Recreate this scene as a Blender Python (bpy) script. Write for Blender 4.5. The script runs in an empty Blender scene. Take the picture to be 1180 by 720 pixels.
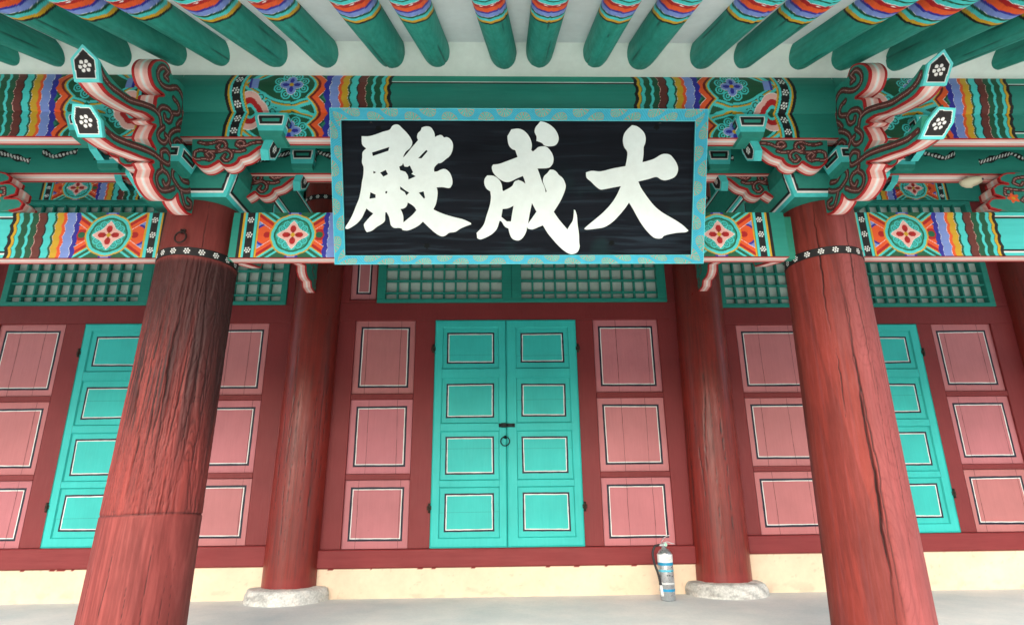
import bpy, math, random
import numpy as np
from mathutils import Vector, Matrix
from mathutils.geometry import delaunay_2d_cdt

# ------------------------------------------------------------------ camera, world, sun, exposure
sc = bpy.context.scene
COL = sc.collection
cam = bpy.data.cameras.new('camera')
cam.sensor_width = 36.0
cam.lens = 36.0*697.99/1180.0
cam.clip_start = 0.05
cam.clip_end = 2000
cam_o = bpy.data.objects.new('camera', cam)
COL.objects.link(cam_o)
_y, _p, _r = math.radians(1.3766), math.radians(17.259), math.radians(-0.6577)
_F = Vector((math.sin(_y)*math.cos(_p), math.cos(_y)*math.cos(_p), math.sin(_p)))
_R0 = Vector((math.cos(_y), -math.sin(_y), 0)); _U0 = _R0.cross(_F)
_R = _R0*math.cos(_r)+_U0*math.sin(_r); _U = _U0*math.cos(_r)-_R0*math.sin(_r)
cam_o.matrix_world = Matrix(((_R.x, _U.x, -_F.x, -.0766), (_R.y, _U.y, -_F.y, -5.5992), (_R.z, _U.z, -_F.z, .7697), (0, 0, 0, 1)))
sc.camera = cam_o

SUN_EL, SUN_AZ = 38.0, 190.0       # bright overcast: a very soft sun in front of the hall
w = bpy.data.worlds.new('World'); sc.world = w; w.use_nodes = True
wn = w.node_tree; bg = wn.nodes['Background']
sky = wn.nodes.new('ShaderNodeTexSky'); sky.sky_type = 'NISHITA'; sky.sun_disc = False
sky.sun_elevation = math.radians(SUN_EL); sky.sun_rotation = math.radians(SUN_AZ)
sky.dust_density = 5.0; sky.air_density = 1.0; sky.ozone_density = 0.6
wn.links.new(sky.outputs[0], bg.inputs[0]); bg.inputs[1].default_value = 0.15
sun = bpy.data.lights.new('sun', 'SUN'); sun.energy = 1.1; sun.angle = math.radians(80); sun.color = (.97, 1.0, 1.0)
sun_o = bpy.data.objects.new('sun', sun); COL.objects.link(sun_o)
_a = math.radians(SUN_AZ); _e = math.radians(SUN_EL)
_d = Vector((math.sin(_a)*math.cos(_e), math.cos(_a)*math.cos(_e), math.sin(_e)))
sun_o.rotation_euler = (-_d).to_track_quat('-Z', 'Y').to_euler()
sc.view_settings.view_transform = 'Standard'; sc.view_settings.look = 'None'
sc.view_settings.exposure = 1.32; sc.view_settings.gamma = 1.0; sc.view_settings.use_curve_mapping = False
sc.cycles.max_bounces = 8; sc.cycles.diffuse_bounces = 6
sc.cycles.use_denoising = True

# ------------------------------------------------------------------ colours (sRGB -> linear)
def L(r, g, b):
    c = np.array([r, g, b], float)/255.0
    return np.where(c <= .04045, c/12.92, ((c+.055)/1.055)**2.4)
TURQ = L(70, 198, 196); GREEN = L(36, 132, 118); DGREEN = L(24, 82, 56); BLACK = L(24, 24, 26); WHITE = L(226, 230, 228)
YEL = L(200, 158, 38); BLUE = L(44, 44, 150); LBLUE = L(118, 142, 208); ORG = L(222, 88, 40); RED = L(168, 26, 30)
PINK = L(226, 176, 168); BROWN = L(98, 46, 40); DBROWN = L(84, 40, 38); PALE = L(222, 236, 234)
PILLAR = L(126, 55, 52); WALLRED = L(122, 42, 44); PANEL = L(184, 114, 118); DOORG = L(50, 188, 182); FRAMEG = L(32, 134, 120)
CREAM = L(226, 204, 178); STONE = L(150, 148, 142); SKYB = L(40, 160, 190)

# ------------------------------------------------------------------ noise
def vnoise(x, y, seed=0):
    xi = np.floor(x).astype(np.int64); yi = np.floor(y).astype(np.int64)
    fx = x-xi; fy = y-yi; fx = fx*fx*(3-2*fx); fy = fy*fy*(3-2*fy)
    def h(a, b):
        n = (a*374761393+b*668265263+seed*982451653) & 0xffffffff
        n = ((n ^ (n >> 13))*1274126177) & 0xffffffff
        return ((n ^ (n >> 16)) & 0xffff)/65535.0
    return (h(xi, yi)*(1-fx)+h(xi+1, yi)*fx)*(1-fy)+(h(xi, yi+1)*(1-fx)+h(xi+1, yi+1)*fx)*fy
def fbm(x, y, seed=0, oct=4):
    s = 0; a = .5; t = 0
    for k in range(oct):
        s = s+a*vnoise(x*2**k, y*2**k, seed+k*17); t += a; a *= .5
    return s/t
def sstep(a, b, x):
    t = np.clip((x-a)/(b-a), 0, 1); return t*t*(3-2*t)

# ------------------------------------------------------------------ mesh builder
class MB:
    def __init__(s): s.v = []; s.c = []; s.q = []; s.t = []; s.qs = []; s.ts = []; s.n = 0
    def add(s, v, c, quads=None, tris=None, smooth=False):
        v = np.asarray(v, float).reshape(-1, 3); c = np.asarray(c, float)
        if c.ndim == 1: c = np.tile(c, (len(v), 1))
        s.v.append(v); s.c.append(c.reshape(-1, 3))
        if quads is not None and len(quads):
            q = np.asarray(quads, int).reshape(-1, 4)+s.n; s.q.append(q); s.qs.append(np.full(len(q), smooth))
        if tris is not None and len(tris):
            t = np.asarray(tris, int).reshape(-1, 3)+s.n; s.t.append(t); s.ts.append(np.full(len(t), smooth))
        s.n += len(v); return s
    def grid(s, P, c, smooth=False, flip=False, wrap=False):
        P = np.asarray(P, float); nu, nv = P.shape[:2]
        if np.ndim(c) == 1: c = np.tile(c, (nu, nv, 1))
        idx = np.arange(nu*nv).reshape(nu, nv)
        if wrap: idx = np.concatenate([idx, idx[:1]], 0)
        a, b, d, e = idx[:-1, :-1], idx[1:, :-1], idx[1:, 1:], idx[:-1, 1:]
        q = np.stack([a, b, d, e], -1).reshape(-1, 4)
        if flip: q = q[:, ::-1]
        return s.add(P.reshape(-1, 3), np.asarray(c).reshape(-1, 3), quads=q, smooth=smooth)
    def quad(s, p0, p1, p2, p3, c, n0=1, n1=1):
        """bilinear face; c a colour or f(u, v, width, height) -> rgb"""
        p0, p1, p2, p3 = [np.array(p, float) for p in (p0, p1, p2, p3)]
        u = np.linspace(0, 1, n0+1)[:, None]; v = np.linspace(0, 1, n1+1)[None, :]
        P = ((1-u)*(1-v))[..., None]*p0+(u*(1-v))[..., None]*p1+(u*v)[..., None]*p2+((1-u)*v)[..., None]*p3
        if callable(c):
            wd = (np.linalg.norm(p1-p0)+np.linalg.norm(p2-p3))/2; ht = (np.linalg.norm(p3-p0)+np.linalg.norm(p2-p1))/2
            U, V = np.broadcast_arrays(u, v); c = c(U, V, wd, ht)
        return s.grid(P, c)
    def box(s, lo, hi, c, b=.004):
        lo = np.array(lo, float); hi = np.array(hi, float); lo, hi = np.minimum(lo, hi), np.maximum(lo, hi)
        b = min(b, (hi-lo).min()*.3)
        V = []; key = {}
        for ax in range(3):
            for sd in (0, 1):
                for i in (0, 1):
                    for j in (0, 1):
                        p = [0, 0, 0]; o = [k for k in range(3) if k != ax]
                        p[ax] = hi[ax] if sd else lo[ax]
                        p[o[0]] = hi[o[0]]-b if i else lo[o[0]]+b; p[o[1]] = hi[o[1]]-b if j else lo[o[1]]+b
                        bits = [0, 0, 0]; bits[ax] = sd; bits[o[0]] = i; bits[o[1]] = j
                        key[(ax, tuple(bits))] = len(V); V.append(p)
        Q = []; T = []
        ctr = (lo+hi)/2
        def orient(f):
            p = [np.array(V[k]) for k in f]; n = np.cross(p[1]-p[0], p[2]-p[0])
            return f if n@(sum(p)/len(p)-ctr) > 0 else f[::-1]
        for ax in range(3):
            o = [k for k in range(3) if k != ax]
            for sd in (0, 1):
                f = []
                for i, j in ((0, 0), (1, 0), (1, 1), (0, 1)):
                    bt = [0, 0, 0]; bt[ax] = sd; bt[o[0]] = i; bt[o[1]] = j; f.append(key[(ax, tuple(bt))])
                Q.append(orient(f))
            for i in (0, 1):
                for j in (0, 1):
                    f = []
                    for e, a2 in ((0, o[0]), (1, o[0]), (1, o[1]), (0, o[1])):
                        bt = [0, 0, 0]; bt[ax] = e; bt[o[0]] = i; bt[o[1]] = j; f.append(key[(a2, tuple(bt))])
                    Q.append(orient(f))
        for bt in key:
            if bt[0] == 0: T.append(orient([key[(a2, bt[1])] for a2 in range(3)]))
        return s.add(V, c, quads=Q, tris=T)
    def revolve(s, prof, c, ctr=(0, 0, 0), n=32, axis=2, smooth=True):
        a = np.linspace(0, 2*math.pi, n, endpoint=False); prof = np.array(prof, float)
        P = np.zeros((n, len(prof), 3)); o = [(1, 2), (2, 0), (0, 1)][axis]
        P[..., o[0]] = np.cos(a)[:, None]*prof[:, 0]; P[..., o[1]] = np.sin(a)[:, None]*prof[:, 0]; P[..., axis] = prof[:, 1]
        cc = c if np.ndim(c) == 1 else np.tile(np.array(c)[None], (n, 1, 1))
        return s.grid(P+np.array(ctr), cc, smooth=smooth, wrap=True)
    def tube(s, pts, r, c, n=10, closed=False):
        pts = np.array(pts, float); m = len(pts); r = np.broadcast_to(r, (m,))
        t = np.gradient(pts, axis=0)
        if closed: t = np.roll(pts, -1, 0)-np.roll(pts, 1, 0)
        t /= np.linalg.norm(t, axis=1)[:, None]
        up = np.array([0, 0, 1.]) if abs(t[0][2]) < .9 else np.array([0, 1., 0])
        P = np.zeros((n, m, 3)); a = np.linspace(0, 2*math.pi, n, endpoint=False)
        for i in range(m):
            x = up-t[i]*(up@t[i]); x /= np.linalg.norm(x); up = x; y = np.cross(t[i], x)
            P[:, i] = pts[i]+r[i]*(np.cos(a)[:, None]*x+np.sin(a)[:, None]*y)
        if closed: P = np.concatenate([P, P[:, :1]], 1)
        else:
            P = np.concatenate([np.tile(pts[0], (n, 1, 1)), P, np.tile(pts[-1], (n, 1, 1))], 1)
        return s.grid(P, c, smooth=True, wrap=True)
    def merge(s, o, M=None, mirror=False):
        v = np.concatenate(o.v)
        if M is not None:
            M = np.array(M, float); v = v@M[:3, :3].T+M[:3, 3]
        q = np.concatenate(o.q) if o.q else None; t = np.concatenate(o.t) if o.t else None
        if q is not None and mirror: q = q[:, ::-1]
        if t is not None and mirror: t = t[:, ::-1]
        n = s.n; s.v.append(v); s.c.append(np.concatenate(o.c))
        if q is not None: s.q.append(q+n); s.qs.append(np.concatenate(o.qs))
        if t is not None: s.t.append(t+n); s.ts.append(np.concatenate(o.ts))
        s.n += len(v); return s
    def build(s, name, mat, parent=None, loc=None):
        me = bpy.data.meshes.new(name)
        v = np.concatenate(s.v).astype(np.float32); c = np.concatenate(s.c).astype(np.float32)
        q = np.concatenate(s.q) if s.q else np.zeros((0, 4), int); t = np.concatenate(s.t) if s.t else np.zeros((0, 3), int)
        sm = np.concatenate(s.qs+s.ts)
        if loc is not None: v = v-np.array(loc, np.float32)
        loops = np.concatenate([q.ravel(), t.ravel()]).astype(np.int32)
        start = np.concatenate([np.arange(len(q))*4, len(q)*4+np.arange(len(t))*3]).astype(np.int32)
        me.vertices.add(len(v)); me.vertices.foreach_set('co', v.ravel())
        me.loops.add(len(loops)); me.loops.foreach_set('vertex_index', loops)
        me.polygons.add(len(start)); me.polygons.foreach_set('loop_start', start)
        me.polygons.foreach_set('use_smooth', sm.astype(bool))
        at = me.color_attributes.new('Col', 'FLOAT_COLOR', 'POINT')
        at.data.foreach_set('color', np.concatenate([c, np.ones((len(c), 1), np.float32)], 1).ravel())
        me.update(calc_edges=True); me.validate()
        me.materials.append(mat)
        o = bpy.data.objects.new(name, me); COL.objects.link(o)
        if loc is not None: o.location = loc
        if parent is not None: o.parent = parent
        return o

def tag(o, label=None, cat=None, group=None, kind=None):
    if label: o['label'] = label
    if cat: o['category'] = cat
    if group: o['group'] = group
    if kind: o['kind'] = kind
    return o
def thing(name, label, cat, loc=(0, 0, 0), group=None):
    o = bpy.data.objects.new(name, None); o.empty_display_size = .1; COL.objects.link(o); o.location = loc
    return tag(o, label, cat, group)
class Part:
    """children are built in world coordinates and re-based on their thing's origin"""
def part(mb, name, mat, root, label=None):
    base = np.array(root.location) if root.parent is None else np.array(root.parent.location)
    o = mb.build(name, mat)
    me = o.data
    co = np.empty(len(me.vertices)*3, np.float32); me.vertices.foreach_get('co', co)
    me.vertices.foreach_set('co', (co.reshape(-1, 3)-base.astype(np.float32)).ravel()); me.update()
    o.parent = root
    if label: o['label'] = label
    return o
def copy_tree(o, parent=None):
    c = o.copy(); COL.objects.link(c)
    if parent is not None: c.parent = parent
    for ch in list(o.children): copy_tree(ch, c)
    return c

# ------------------------------------------------------------------ materials
def vmat(name, rough=.55, grain=(1, 1, 1), gscale=30, gamt=.10, bump=.15, blot=.10, spec=.35, bdist=.004, metal=0.0, chips=0.0):
    m = bpy.data.materials.new(name); m.use_nodes = True; nt = m.node_tree; N = nt.nodes; K = nt.links
    b = N['Principled BSDF']; b.inputs['Roughness'].default_value = rough
    b.inputs['Specular IOR Level'].default_value = spec; b.inputs['Metallic'].default_value = metal
    at = N.new('ShaderNodeAttribute'); at.attribute_name = 'Col'
    geo = N.new('ShaderNodeTexCoord'); mp = N.new('ShaderNodeMapping'); mp.inputs['Scale'].default_value = grain
    K.new(geo.outputs['Object'], mp.inputs[0])
    n1 = N.new('ShaderNodeTexNoise'); n1.inputs['Scale'].default_value = gscale; n1.inputs['Detail'].default_value = 6; n1.inputs['Roughness'].default_value = .65
    K.new(mp.outputs[0], n1.inputs['Vector'])
    n2 = N.new('ShaderNodeTexNoise'); n2.inputs['Scale'].default_value = 2.3; n2.inputs['Detail'].default_value = 5
    K.new(geo.outputs['Object'], n2.inputs['Vector'])
    def mr(src, a, bb):
        r = N.new('ShaderNodeMapRange'); r.inputs[1].default_value = .3; r.inputs[2].default_value = .7
        r.inputs[3].default_value = a; r.inputs[4].default_value = bb; K.new(src, r.inputs[0]); return r.outputs[0]
    mul = N.new('ShaderNodeMath'); mul.operation = 'MULTIPLY'
    K.new(mr(n1.outputs[0], 1-gamt, 1+gamt), mul.inputs[0]); K.new(mr(n2.outputs[0], 1-blot, 1+blot), mul.inputs[1])
    vm = N.new('ShaderNodeVectorMath'); vm.operation = 'SCALE'
    K.new(at.outputs['Color'], vm.inputs[0]); fac = mul.outputs[0]
    if chips:   # small worn specks and short scratches in the paint
        n3 = N.new('ShaderNodeTexNoise'); n3.inputs['Scale'].default_value = 38; n3.inputs['Detail'].default_value = 9; n3.inputs['Roughness'].default_value = .7
        K.new(geo.outputs['Object'], n3.inputs['Vector'])
        r3 = N.new('ShaderNodeMapRange'); r3.inputs[1].default_value = .665; r3.inputs[2].default_value = .70; r3.inputs[3].default_value = 1.0; r3.inputs[4].default_value = 1-chips
        K.new(n3.outputs[0], r3.inputs[0]); m3 = N.new('ShaderNodeMath'); m3.operation = 'MULTIPLY'; K.new(fac, m3.inputs[0]); K.new(r3.outputs[0], m3.inputs[1]); fac = m3.outputs[0]
    K.new(fac, vm.inputs['Scale'])
    K.new(vm.outputs[0], b.inputs['Base Color'])
    K.new(mr(n1.outputs[0], rough+.08, rough-.10), b.inputs['Roughness'])
    bp = N.new('ShaderNodeBump'); bp.inputs['Strength'].default_value = bump; bp.inputs['Distance'].default_value = bdist
    K.new(n1.outputs[0], bp.inputs['Height']); K.new(bp.outputs[0], b.inputs['Normal'])
    return m
M_BEAM = vmat('painted_beam_timber', rough=.6, grain=(.08, 1, 1), gscale=45, gamt=.06, bump=.25, chips=.3)
M_PAINT = vmat('painted_carving', rough=.6, gscale=28, gamt=.08, bump=.2, chips=.3)
M_VERT = vmat('painted_upright_timber', rough=.55, grain=(1, 1, .08), gscale=70, gamt=.035, bump=.22, blot=.10, chips=.35)
M_PILLAR = vmat('weathered_pillar_timber', rough=.66, grain=(1, 1, .22), gscale=42, gamt=.10, bump=.45, blot=.14, spec=.28)
M_GLOSS = vmat('oiled_pillar_timber', rough=.36, grain=(1, 1, .2), gscale=34, gamt=.12, bump=.35, blot=.16, spec=.5)
M_RAFT = vmat('painted_rafter_timber', rough=.6, grain=(1, .07, 1), gscale=40, gamt=.13, bump=.4, blot=.16)
M_PLASTER = vmat('lime_plaster', rough=.85, gscale=22, gamt=.04, bump=.35, blot=.09, spec=.2)
M_BOARD = vmat('black_lacquered_board', rough=.72, grain=(.05, 1, 1), gscale=26, gamt=.22, bump=.3, blot=.22, spec=.12)
M_STONE = vmat('rough_granite', rough=.9, gscale=60, gamt=.28, bump=.8, blot=.25, spec=.2, bdist=.006)
M_METAL = vmat('brushed_steel', rough=.32, gscale=80, gamt=.05, bump=.03, metal=.85)
M_IRON = vmat('dark_iron', rough=.6, gscale=70, gamt=.3, bump=.3, metal=.5)
M_PLAST = vmat('smooth_plastic', rough=.4, gscale=40, gamt=.02, bump=.02)
M_PAPER = vmat('window_paper', rough=.9, gscale=20, gamt=.05, bump=.05, blot=.08)

def floor_mat(name, c1, c2, scale):
    m = bpy.data.materials.new(name); m.use_nodes = True; nt = m.node_tree; N = nt.nodes; K = nt.links; b = N['Principled BSDF']
    tc = N.new('ShaderNodeTexCoord')
    n1 = N.new('ShaderNodeTexNoise'); n1.inputs['Scale'].default_value = scale; n1.inputs['Detail'].default_value = 8; n1.inputs['Roughness'].default_value = .6
    n2 = N.new('ShaderNodeTexNoise'); n2.inputs['Scale'].default_value = scale*40; n2.inputs['Detail'].default_value = 3
    K.new(tc.outputs['Object'], n1.inputs['Vector']); K.new(tc.outputs['Object'], n2.inputs['Vector'])
    cr = N.new('ShaderNodeValToRGB'); cr.color_ramp.elements[0].position = .35; cr.color_ramp.elements[1].position = .68
    cr.color_ramp.elements[0].color = (*c1, 1); cr.color_ramp.elements[1].color = (*c2, 1)
    K.new(n1.outputs[0], cr.inputs[0])
    mx = N.new('ShaderNodeMix'); mx.data_type = 'RGBA'; mx.blend_type = 'MULTIPLY'; mx.inputs[0].default_value = .25
    K.new(cr.outputs[0], mx.inputs[6]); K.new(n2.outputs[1], mx.inputs[7]); 
    g = N.new('ShaderNodeRGBToBW'); K.new(n2.outputs[1], g.inputs[0]); K.new(g.outputs[0], mx.inputs[7])
    # scattered grit, hairline stains
    n4 = N.new('ShaderNodeTexNoise'); n4.inputs['Scale'].default_value = scale*9; n4.inputs['Detail'].default_value = 10; n4.inputs['Roughness'].default_value = .75
    K.new(tc.outputs['Object'], n4.inputs['Vector'])
    r4 = N.new('ShaderNodeMapRange'); r4.inputs[1].default_value = .62; r4.inputs[2].default_value = .70; r4.inputs[3].default_value = 0; r4.inputs[4].default_value = .40
    K.new(n4.outputs[0], r4.inputs[0]); m4 = N.new('ShaderNodeMix'); m4.data_type = 'RGBA'; K.new(r4.outputs[0], m4.inputs[0]); K.new(mx.outputs[2], m4.inputs[6]); m4.inputs[7].default_value = (*(np.array(c1)*.55), 1)
    K.new(m4.outputs[2], b.inputs['Base Color']); b.inputs['Roughness'].default_value = .85
    bp = N.new('ShaderNodeBump'); bp.inputs['Strength'].default_value = .25; bp.inputs['Distance'].default_value = .004
    K.new(n2.outputs[0], bp.inputs['Height']); K.new(bp.outputs[0], b.inputs['Normal'])
    return m
M_FLOOR = floor_mat('old_cement_floor', tuple(L(200, 212, 214)), tuple(L(232, 234, 232)), 1.4)
M_GROUND = floor_mat('pale_decomposed_granite', tuple(L(176, 172, 164)), tuple(L(200, 196, 188)), .5)

# ------------------------------------------------------------------ painters (all work on arrays of metres)
def put(c, m, col, a=1.0):
    m = np.asarray(m, float)[..., None]*a
    c[:] = c*(1-m)+np.asarray(col)*m
def inr(x, a, b): return (x >= a) & (x < b)
def flower(c, du, dv, r=.0135, d=.0062, col=WHITE):
    for k in range(7):
        a = k*math.pi/3+.2; rr = 0 if k == 6 else r
        put(c, np.hypot(du-rr*math.cos(a), dv-rr*math.sin(a)) < d, col)
def flower_band(c, q, v, half, n, H, ph=0):
    for k in range(n): flower(c, q, v-(k+.5+ph)*H/n, r=half*.66, d=half*.235)
def bands(c, q, v, per, amp, q0=.435, k=1.0):
    """the long row of wavy bands that ends a beam's painted head"""
    s = q+amp*np.abs(np.sin(math.pi*v/per))*1.0
    seq = [(0, .022, BLUE), (.022, .024, WHITE), (.024, .072, LBLUE), (.072, .0735, WHITE), (.0735, .092, ORG), (.092, .128, YEL), (.128, .1295, WHITE), (.1295, .142, DGREEN),
           (.142, .180, TURQ), (.180, .188, BLACK), (.188, .229, BROWN), (.229, .231, PINK), (.231, .266, DGREEN), (.266, .282, TURQ), (.282, .318, DGREEN),
           (.318, .338, TURQ), (.338, .342, DGREEN), (.342, .358, YEL), (.358, .378, BLACK)]
    for a, b, col in seq: put(c, inr(s, q0+a*k, q0+b*k), col)
    return s
def head_edge(c, q, half):
    seq = [(-.062, -.045, BLACK), (-.045, -.034, YEL), (-.034, -half, TURQ), (-half, half, BLACK), (half, .036, TURQ), (.036, .038, DGREEN), (.038, .048, YEL)]
    for a, b, col in seq: put(c, inr(q, a, b), col)
def lower_paint(q, v, H, plain=TURQ):
    """q along the beam from the black flower band, v up"""
    c = np.zeros(q.shape+(3,)); c[:] = DGREEN*1.25
    put(c, q < -.062, FRAMEG)
    head = q > .048
    dx = (q-.245); dy = (v-H/2); r = np.hypot(dx, dy)
    # crossing bands
    ad = np.abs(dy)-(.045+(np.abs(dx)-.10)*.72)
    far = head & (q < .46)
    put(c, far & inr(ad, .060, .074), TURQ); put(c, far & inr(ad, .026, .040), TURQ)
    put(c, far & inr(ad, .020, .027), YEL); put(c, far & inr(ad, -.002, .020), RED); put(c, far & inr(ad, -.028, -.002), ORG)
    put(c, far & inr(ad, -.0305, -.028), WHITE)
    ins = far & (ad < -.0305)
    for sx in (-1, 1):
        cx = .245+sx*(.15 if sx > 0 else .145); rr = np.hypot((q-cx), dy*1.05); m = ins & (sx*dx > 0)
        put(c, m, LBLUE if sx < 0 else TURQ); put(c, m & inr(rr, .062, .075) , BLUE); put(c, m & (rr < .062), ORG); put(c, m & (rr < .036), RED if sx > 0 else ORG); put(c, m & (rr < .020), RED if sx < 0 else DGREEN*1.3)
    put(c, (np.abs(dx) < .036) & (np.abs(dy) > .095), BLUE); put(c, (np.abs(dx) < .022) & (np.abs(dy) > .095), LBLUE)
    th = np.arctan2(dy, dx); lob = r/(1+.035*np.abs(np.cos(th*4))-.01)
    put(c, lob < .128, YEL); put(c, lob < .120, TURQ); put(c, lob < .104, DGREEN*1.25); put(c, lob < .096, L(40, 140, 116))
    for k in range(12):
        a = k*math.pi/6; d = np.hypot(dx-.072*math.cos(a), dy-.072*math.sin(a))
        put(c, d < .0215, TURQ); put(c, d < .0145, GREEN); put(c, d < .009, TURQ); put(c, d < .004, GREEN)
    dm = np.abs(dx)+np.abs(dy)*1.04-.007*np.cos(th*4)
    put(c, dm < .084, WHITE); put(c, dm < .080, PINK)
    for k in range(4):
        a = k*math.pi/2; x = dx*math.cos(a)+dy*math.sin(a); y = -dx*math.sin(a)+dy*math.cos(a)
        put(c, ((x-.037)/.022)**2+(y/.0165)**2 < 1, RED); put(c, ((x-.022)/.012)**2+(y/.006)**2 < 1, L(140, 24, 26))
    put(c, r < .0125, YEL)
    sc_ = q+.010*np.abs(np.sin(math.pi*v/(H/4)))
    put(c, (sc_ > .425), BLUE)
    for k in (.3, .72): put(c, np.hypot(q-.432, v-k*H) < .006, WHITE)
    s = bands(c, q, v+.01, H/4, .010, q0=.428)
    pl = s > .428+.378
    put(c, pl, plain); put(c, pl & inr(v, H-.030, H-.022), WHITE*1.0); put(c, pl & inr(v, H-.042, H-.030), BLACK)
    put(c, pl & inr(v, .020, .028), WHITE); put(c, pl & inr(v, .028, .040), BLACK)
    head_edge(c, q, .0205); flower_band(c, q, v, .0205, 3, H)
    put(c, inr(q, -.064, -.062), BLACK)
    return c
def upper_paint(q, v, H):
    """tall double-row head: v from 0 at the bottom of the bearer to H at the purlin's top"""
    c = np.zeros(q.shape+(3,)); c[:] = GREEN
    hs = H*.40
    wav = .022*np.abs(np.sin(math.pi*(v-hs)/(H*.62)))
    qq = q+wav
    head = inr(qq, .048, .50)
    put(c, head, DGREEN)
    for (cx, cy, dirx) in ((.275, H*.80, 1), (.275, H*.10, 1)):
        dx = q-cx; dy = v-cy; r = np.hypot(dx, dy); th = np.arctan2(dy, dx)
        rr = np.hypot(dx*.72, dy)-.018*np.exp(-((np.abs(th)-math.pi)/.5)**2)*2+.004*np.cos(th*6)
        rr = np.where(dx < 0, np.hypot(dx*.60, dy)+.03*np.clip(1-np.abs(dy)/.05, 0, 1)*np.clip(dx/.1, -1, 0), rr)
        put(c, head & (rr < .138), TURQ); put(c, head & (rr < .122), YEL); put(c, head & (rr < .114), DGREEN); put(c, head & (rr < .110), TURQ); put(c, head & (rr < .098), DGREEN)
        for k in range(8):
            a = (k+.5)*math.pi/4; d = np.hypot(dx-.066*math.cos(a)*1.1, dy-.066*math.sin(a))
            put(c, d < .027, TURQ); put(c, d < .019, DGREEN); put(c, d < .0125, TURQ); put(c, d < .006, DGREEN)
        for k in range(4):
            a = k*math.pi/2; x = dx*math.cos(a)+dy*math.sin(a); y = -dx*math.sin(a)+dy*math.cos(a)
            put(c, ((x-.030)/.034)**2+(y/.027)**2 < 1, WHITE)
        for k in range(4):
            a = k*math.pi/2; x = dx*math.cos(a)+dy*math.sin(a); y = -dx*math.sin(a)+dy*math.cos(a)
            put(c, ((x-.030)/.0315)**2+(y/.0245)**2 < 1, LBLUE); put(c, ((x-.030)/.019)**2+(y/.011)**2 < 1, BLUE)
        put(c, r < .0125, YEL)
    dx = q-.055; dy = (v-hs); dm = np.hypot(dx, dy*.9)*(1.14-.20*np.abs(np.cos(2*np.arctan2(dy, dx))))
    for k, (ox, oy) in enumerate(((.06, .075), (.095, .04), (.095, -.04), (.06, -.075), (.12, 0))):
        d = np.hypot(dx-ox, dy-oy); m = head
        put(c, m & (d < .024), TURQ); put(c, m & (d < .016), DGREEN); put(c, m & (d < .010), TURQ)
    put(c, head & (dm < .094), WHITE); put(c, head & (dm < .090), PINK); put(c, head & (dm < .062), RED); put(c, head & (dm < .034), TURQ); put(c, head & (dm < .02), DGREEN)
    put(c, head & inr(q, .045, .095) & (v > H*.74) & (v < H*.92), BLUE); put(c, head & inr(q, .06, .095) & (v > H*.74) & (v < H*.92), LBLUE)
    # lobed edge: yellow, red, orange leaves
    per = H*.40
    ph = (v-H*.80)/per
    tri = .048*(1-np.abs(np.cos(math.pi*ph)))
    s = q+tri
    for a, b, col in ((.400, .412, TURQ), (.412, .421, YEL), (.421, .437, L(110, 20, 24)), (.437, .472, ORG), (.472, .474, WHITE)): put(c, inr(s, a, b), col)
    put(c, (s >= .474) & (q < .56), DGREEN); put(c, (s >= .490) & (q < .56), L(40, 120, 100))
    s2 = q+.012*np.abs(np.sin(math.pi*(v-.02)/(H/6)))+.012*np.abs(np.sin(math.pi*(v-hs)/(H*.62)))
    put(c, (s2 >= .475), BLUE)
    for k in (.2, .46, .62, .93): put(c, np.hypot(q-.478, v-k*H) < .006, WHITE)
    s3 = bands(c, q+.012*np.abs(np.sin(math.pi*(v-hs)/(H*.62))), v, H/6, .009, q0=.482, k=.93)
    pl = s3 > .482+.378*.93
    put(c, pl, GREEN); put(c, pl & (v > H-.048), L(34, 150, 130)); put(c, pl & inr(v, H-.054, H-.048), PALE); put(c, pl & inr(v, H-.064, H-.054), BLACK)
    put(c, pl & inr(v, .030, .036), PALE); put(c, pl & inr(v, .036, .046), BLACK); put(c, pl & (v < .030), L(34, 150, 130))
    head_edge(c, qq, .0225); flower_band(c, qq, v, .0225, 5, H)
    put(c, qq < -.062, GREEN)
    return c
def soffit_paint(t):
    """t 0..1 across a soffit: red edge, pink, white, pink, red edge"""
    c = np.zeros(t.shape+(3,)); c[:] = PINK
    put(c, (t < .15) | (t > .85), RED); put(c, inr(t, .38, .44) | inr(t, .56, .62), L(238, 205, 198)); put(c, inr(t, .44, .56), WHITE)
    return c
def framed(a=.018, b=.024, d=.036, col=GREEN, edge=TURQ):
    def f(u, v, wd, ht):
        m = np.minimum(np.minimum(u, 1-u)*wd, np.minimum(v, 1-v)*ht)
        c = np.zeros(u.shape+(3,)); c[:] = col
        put(c, m < d, BLACK); put(c, m < b, WHITE); put(c, m < a, edge); return c
    return f

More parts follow.
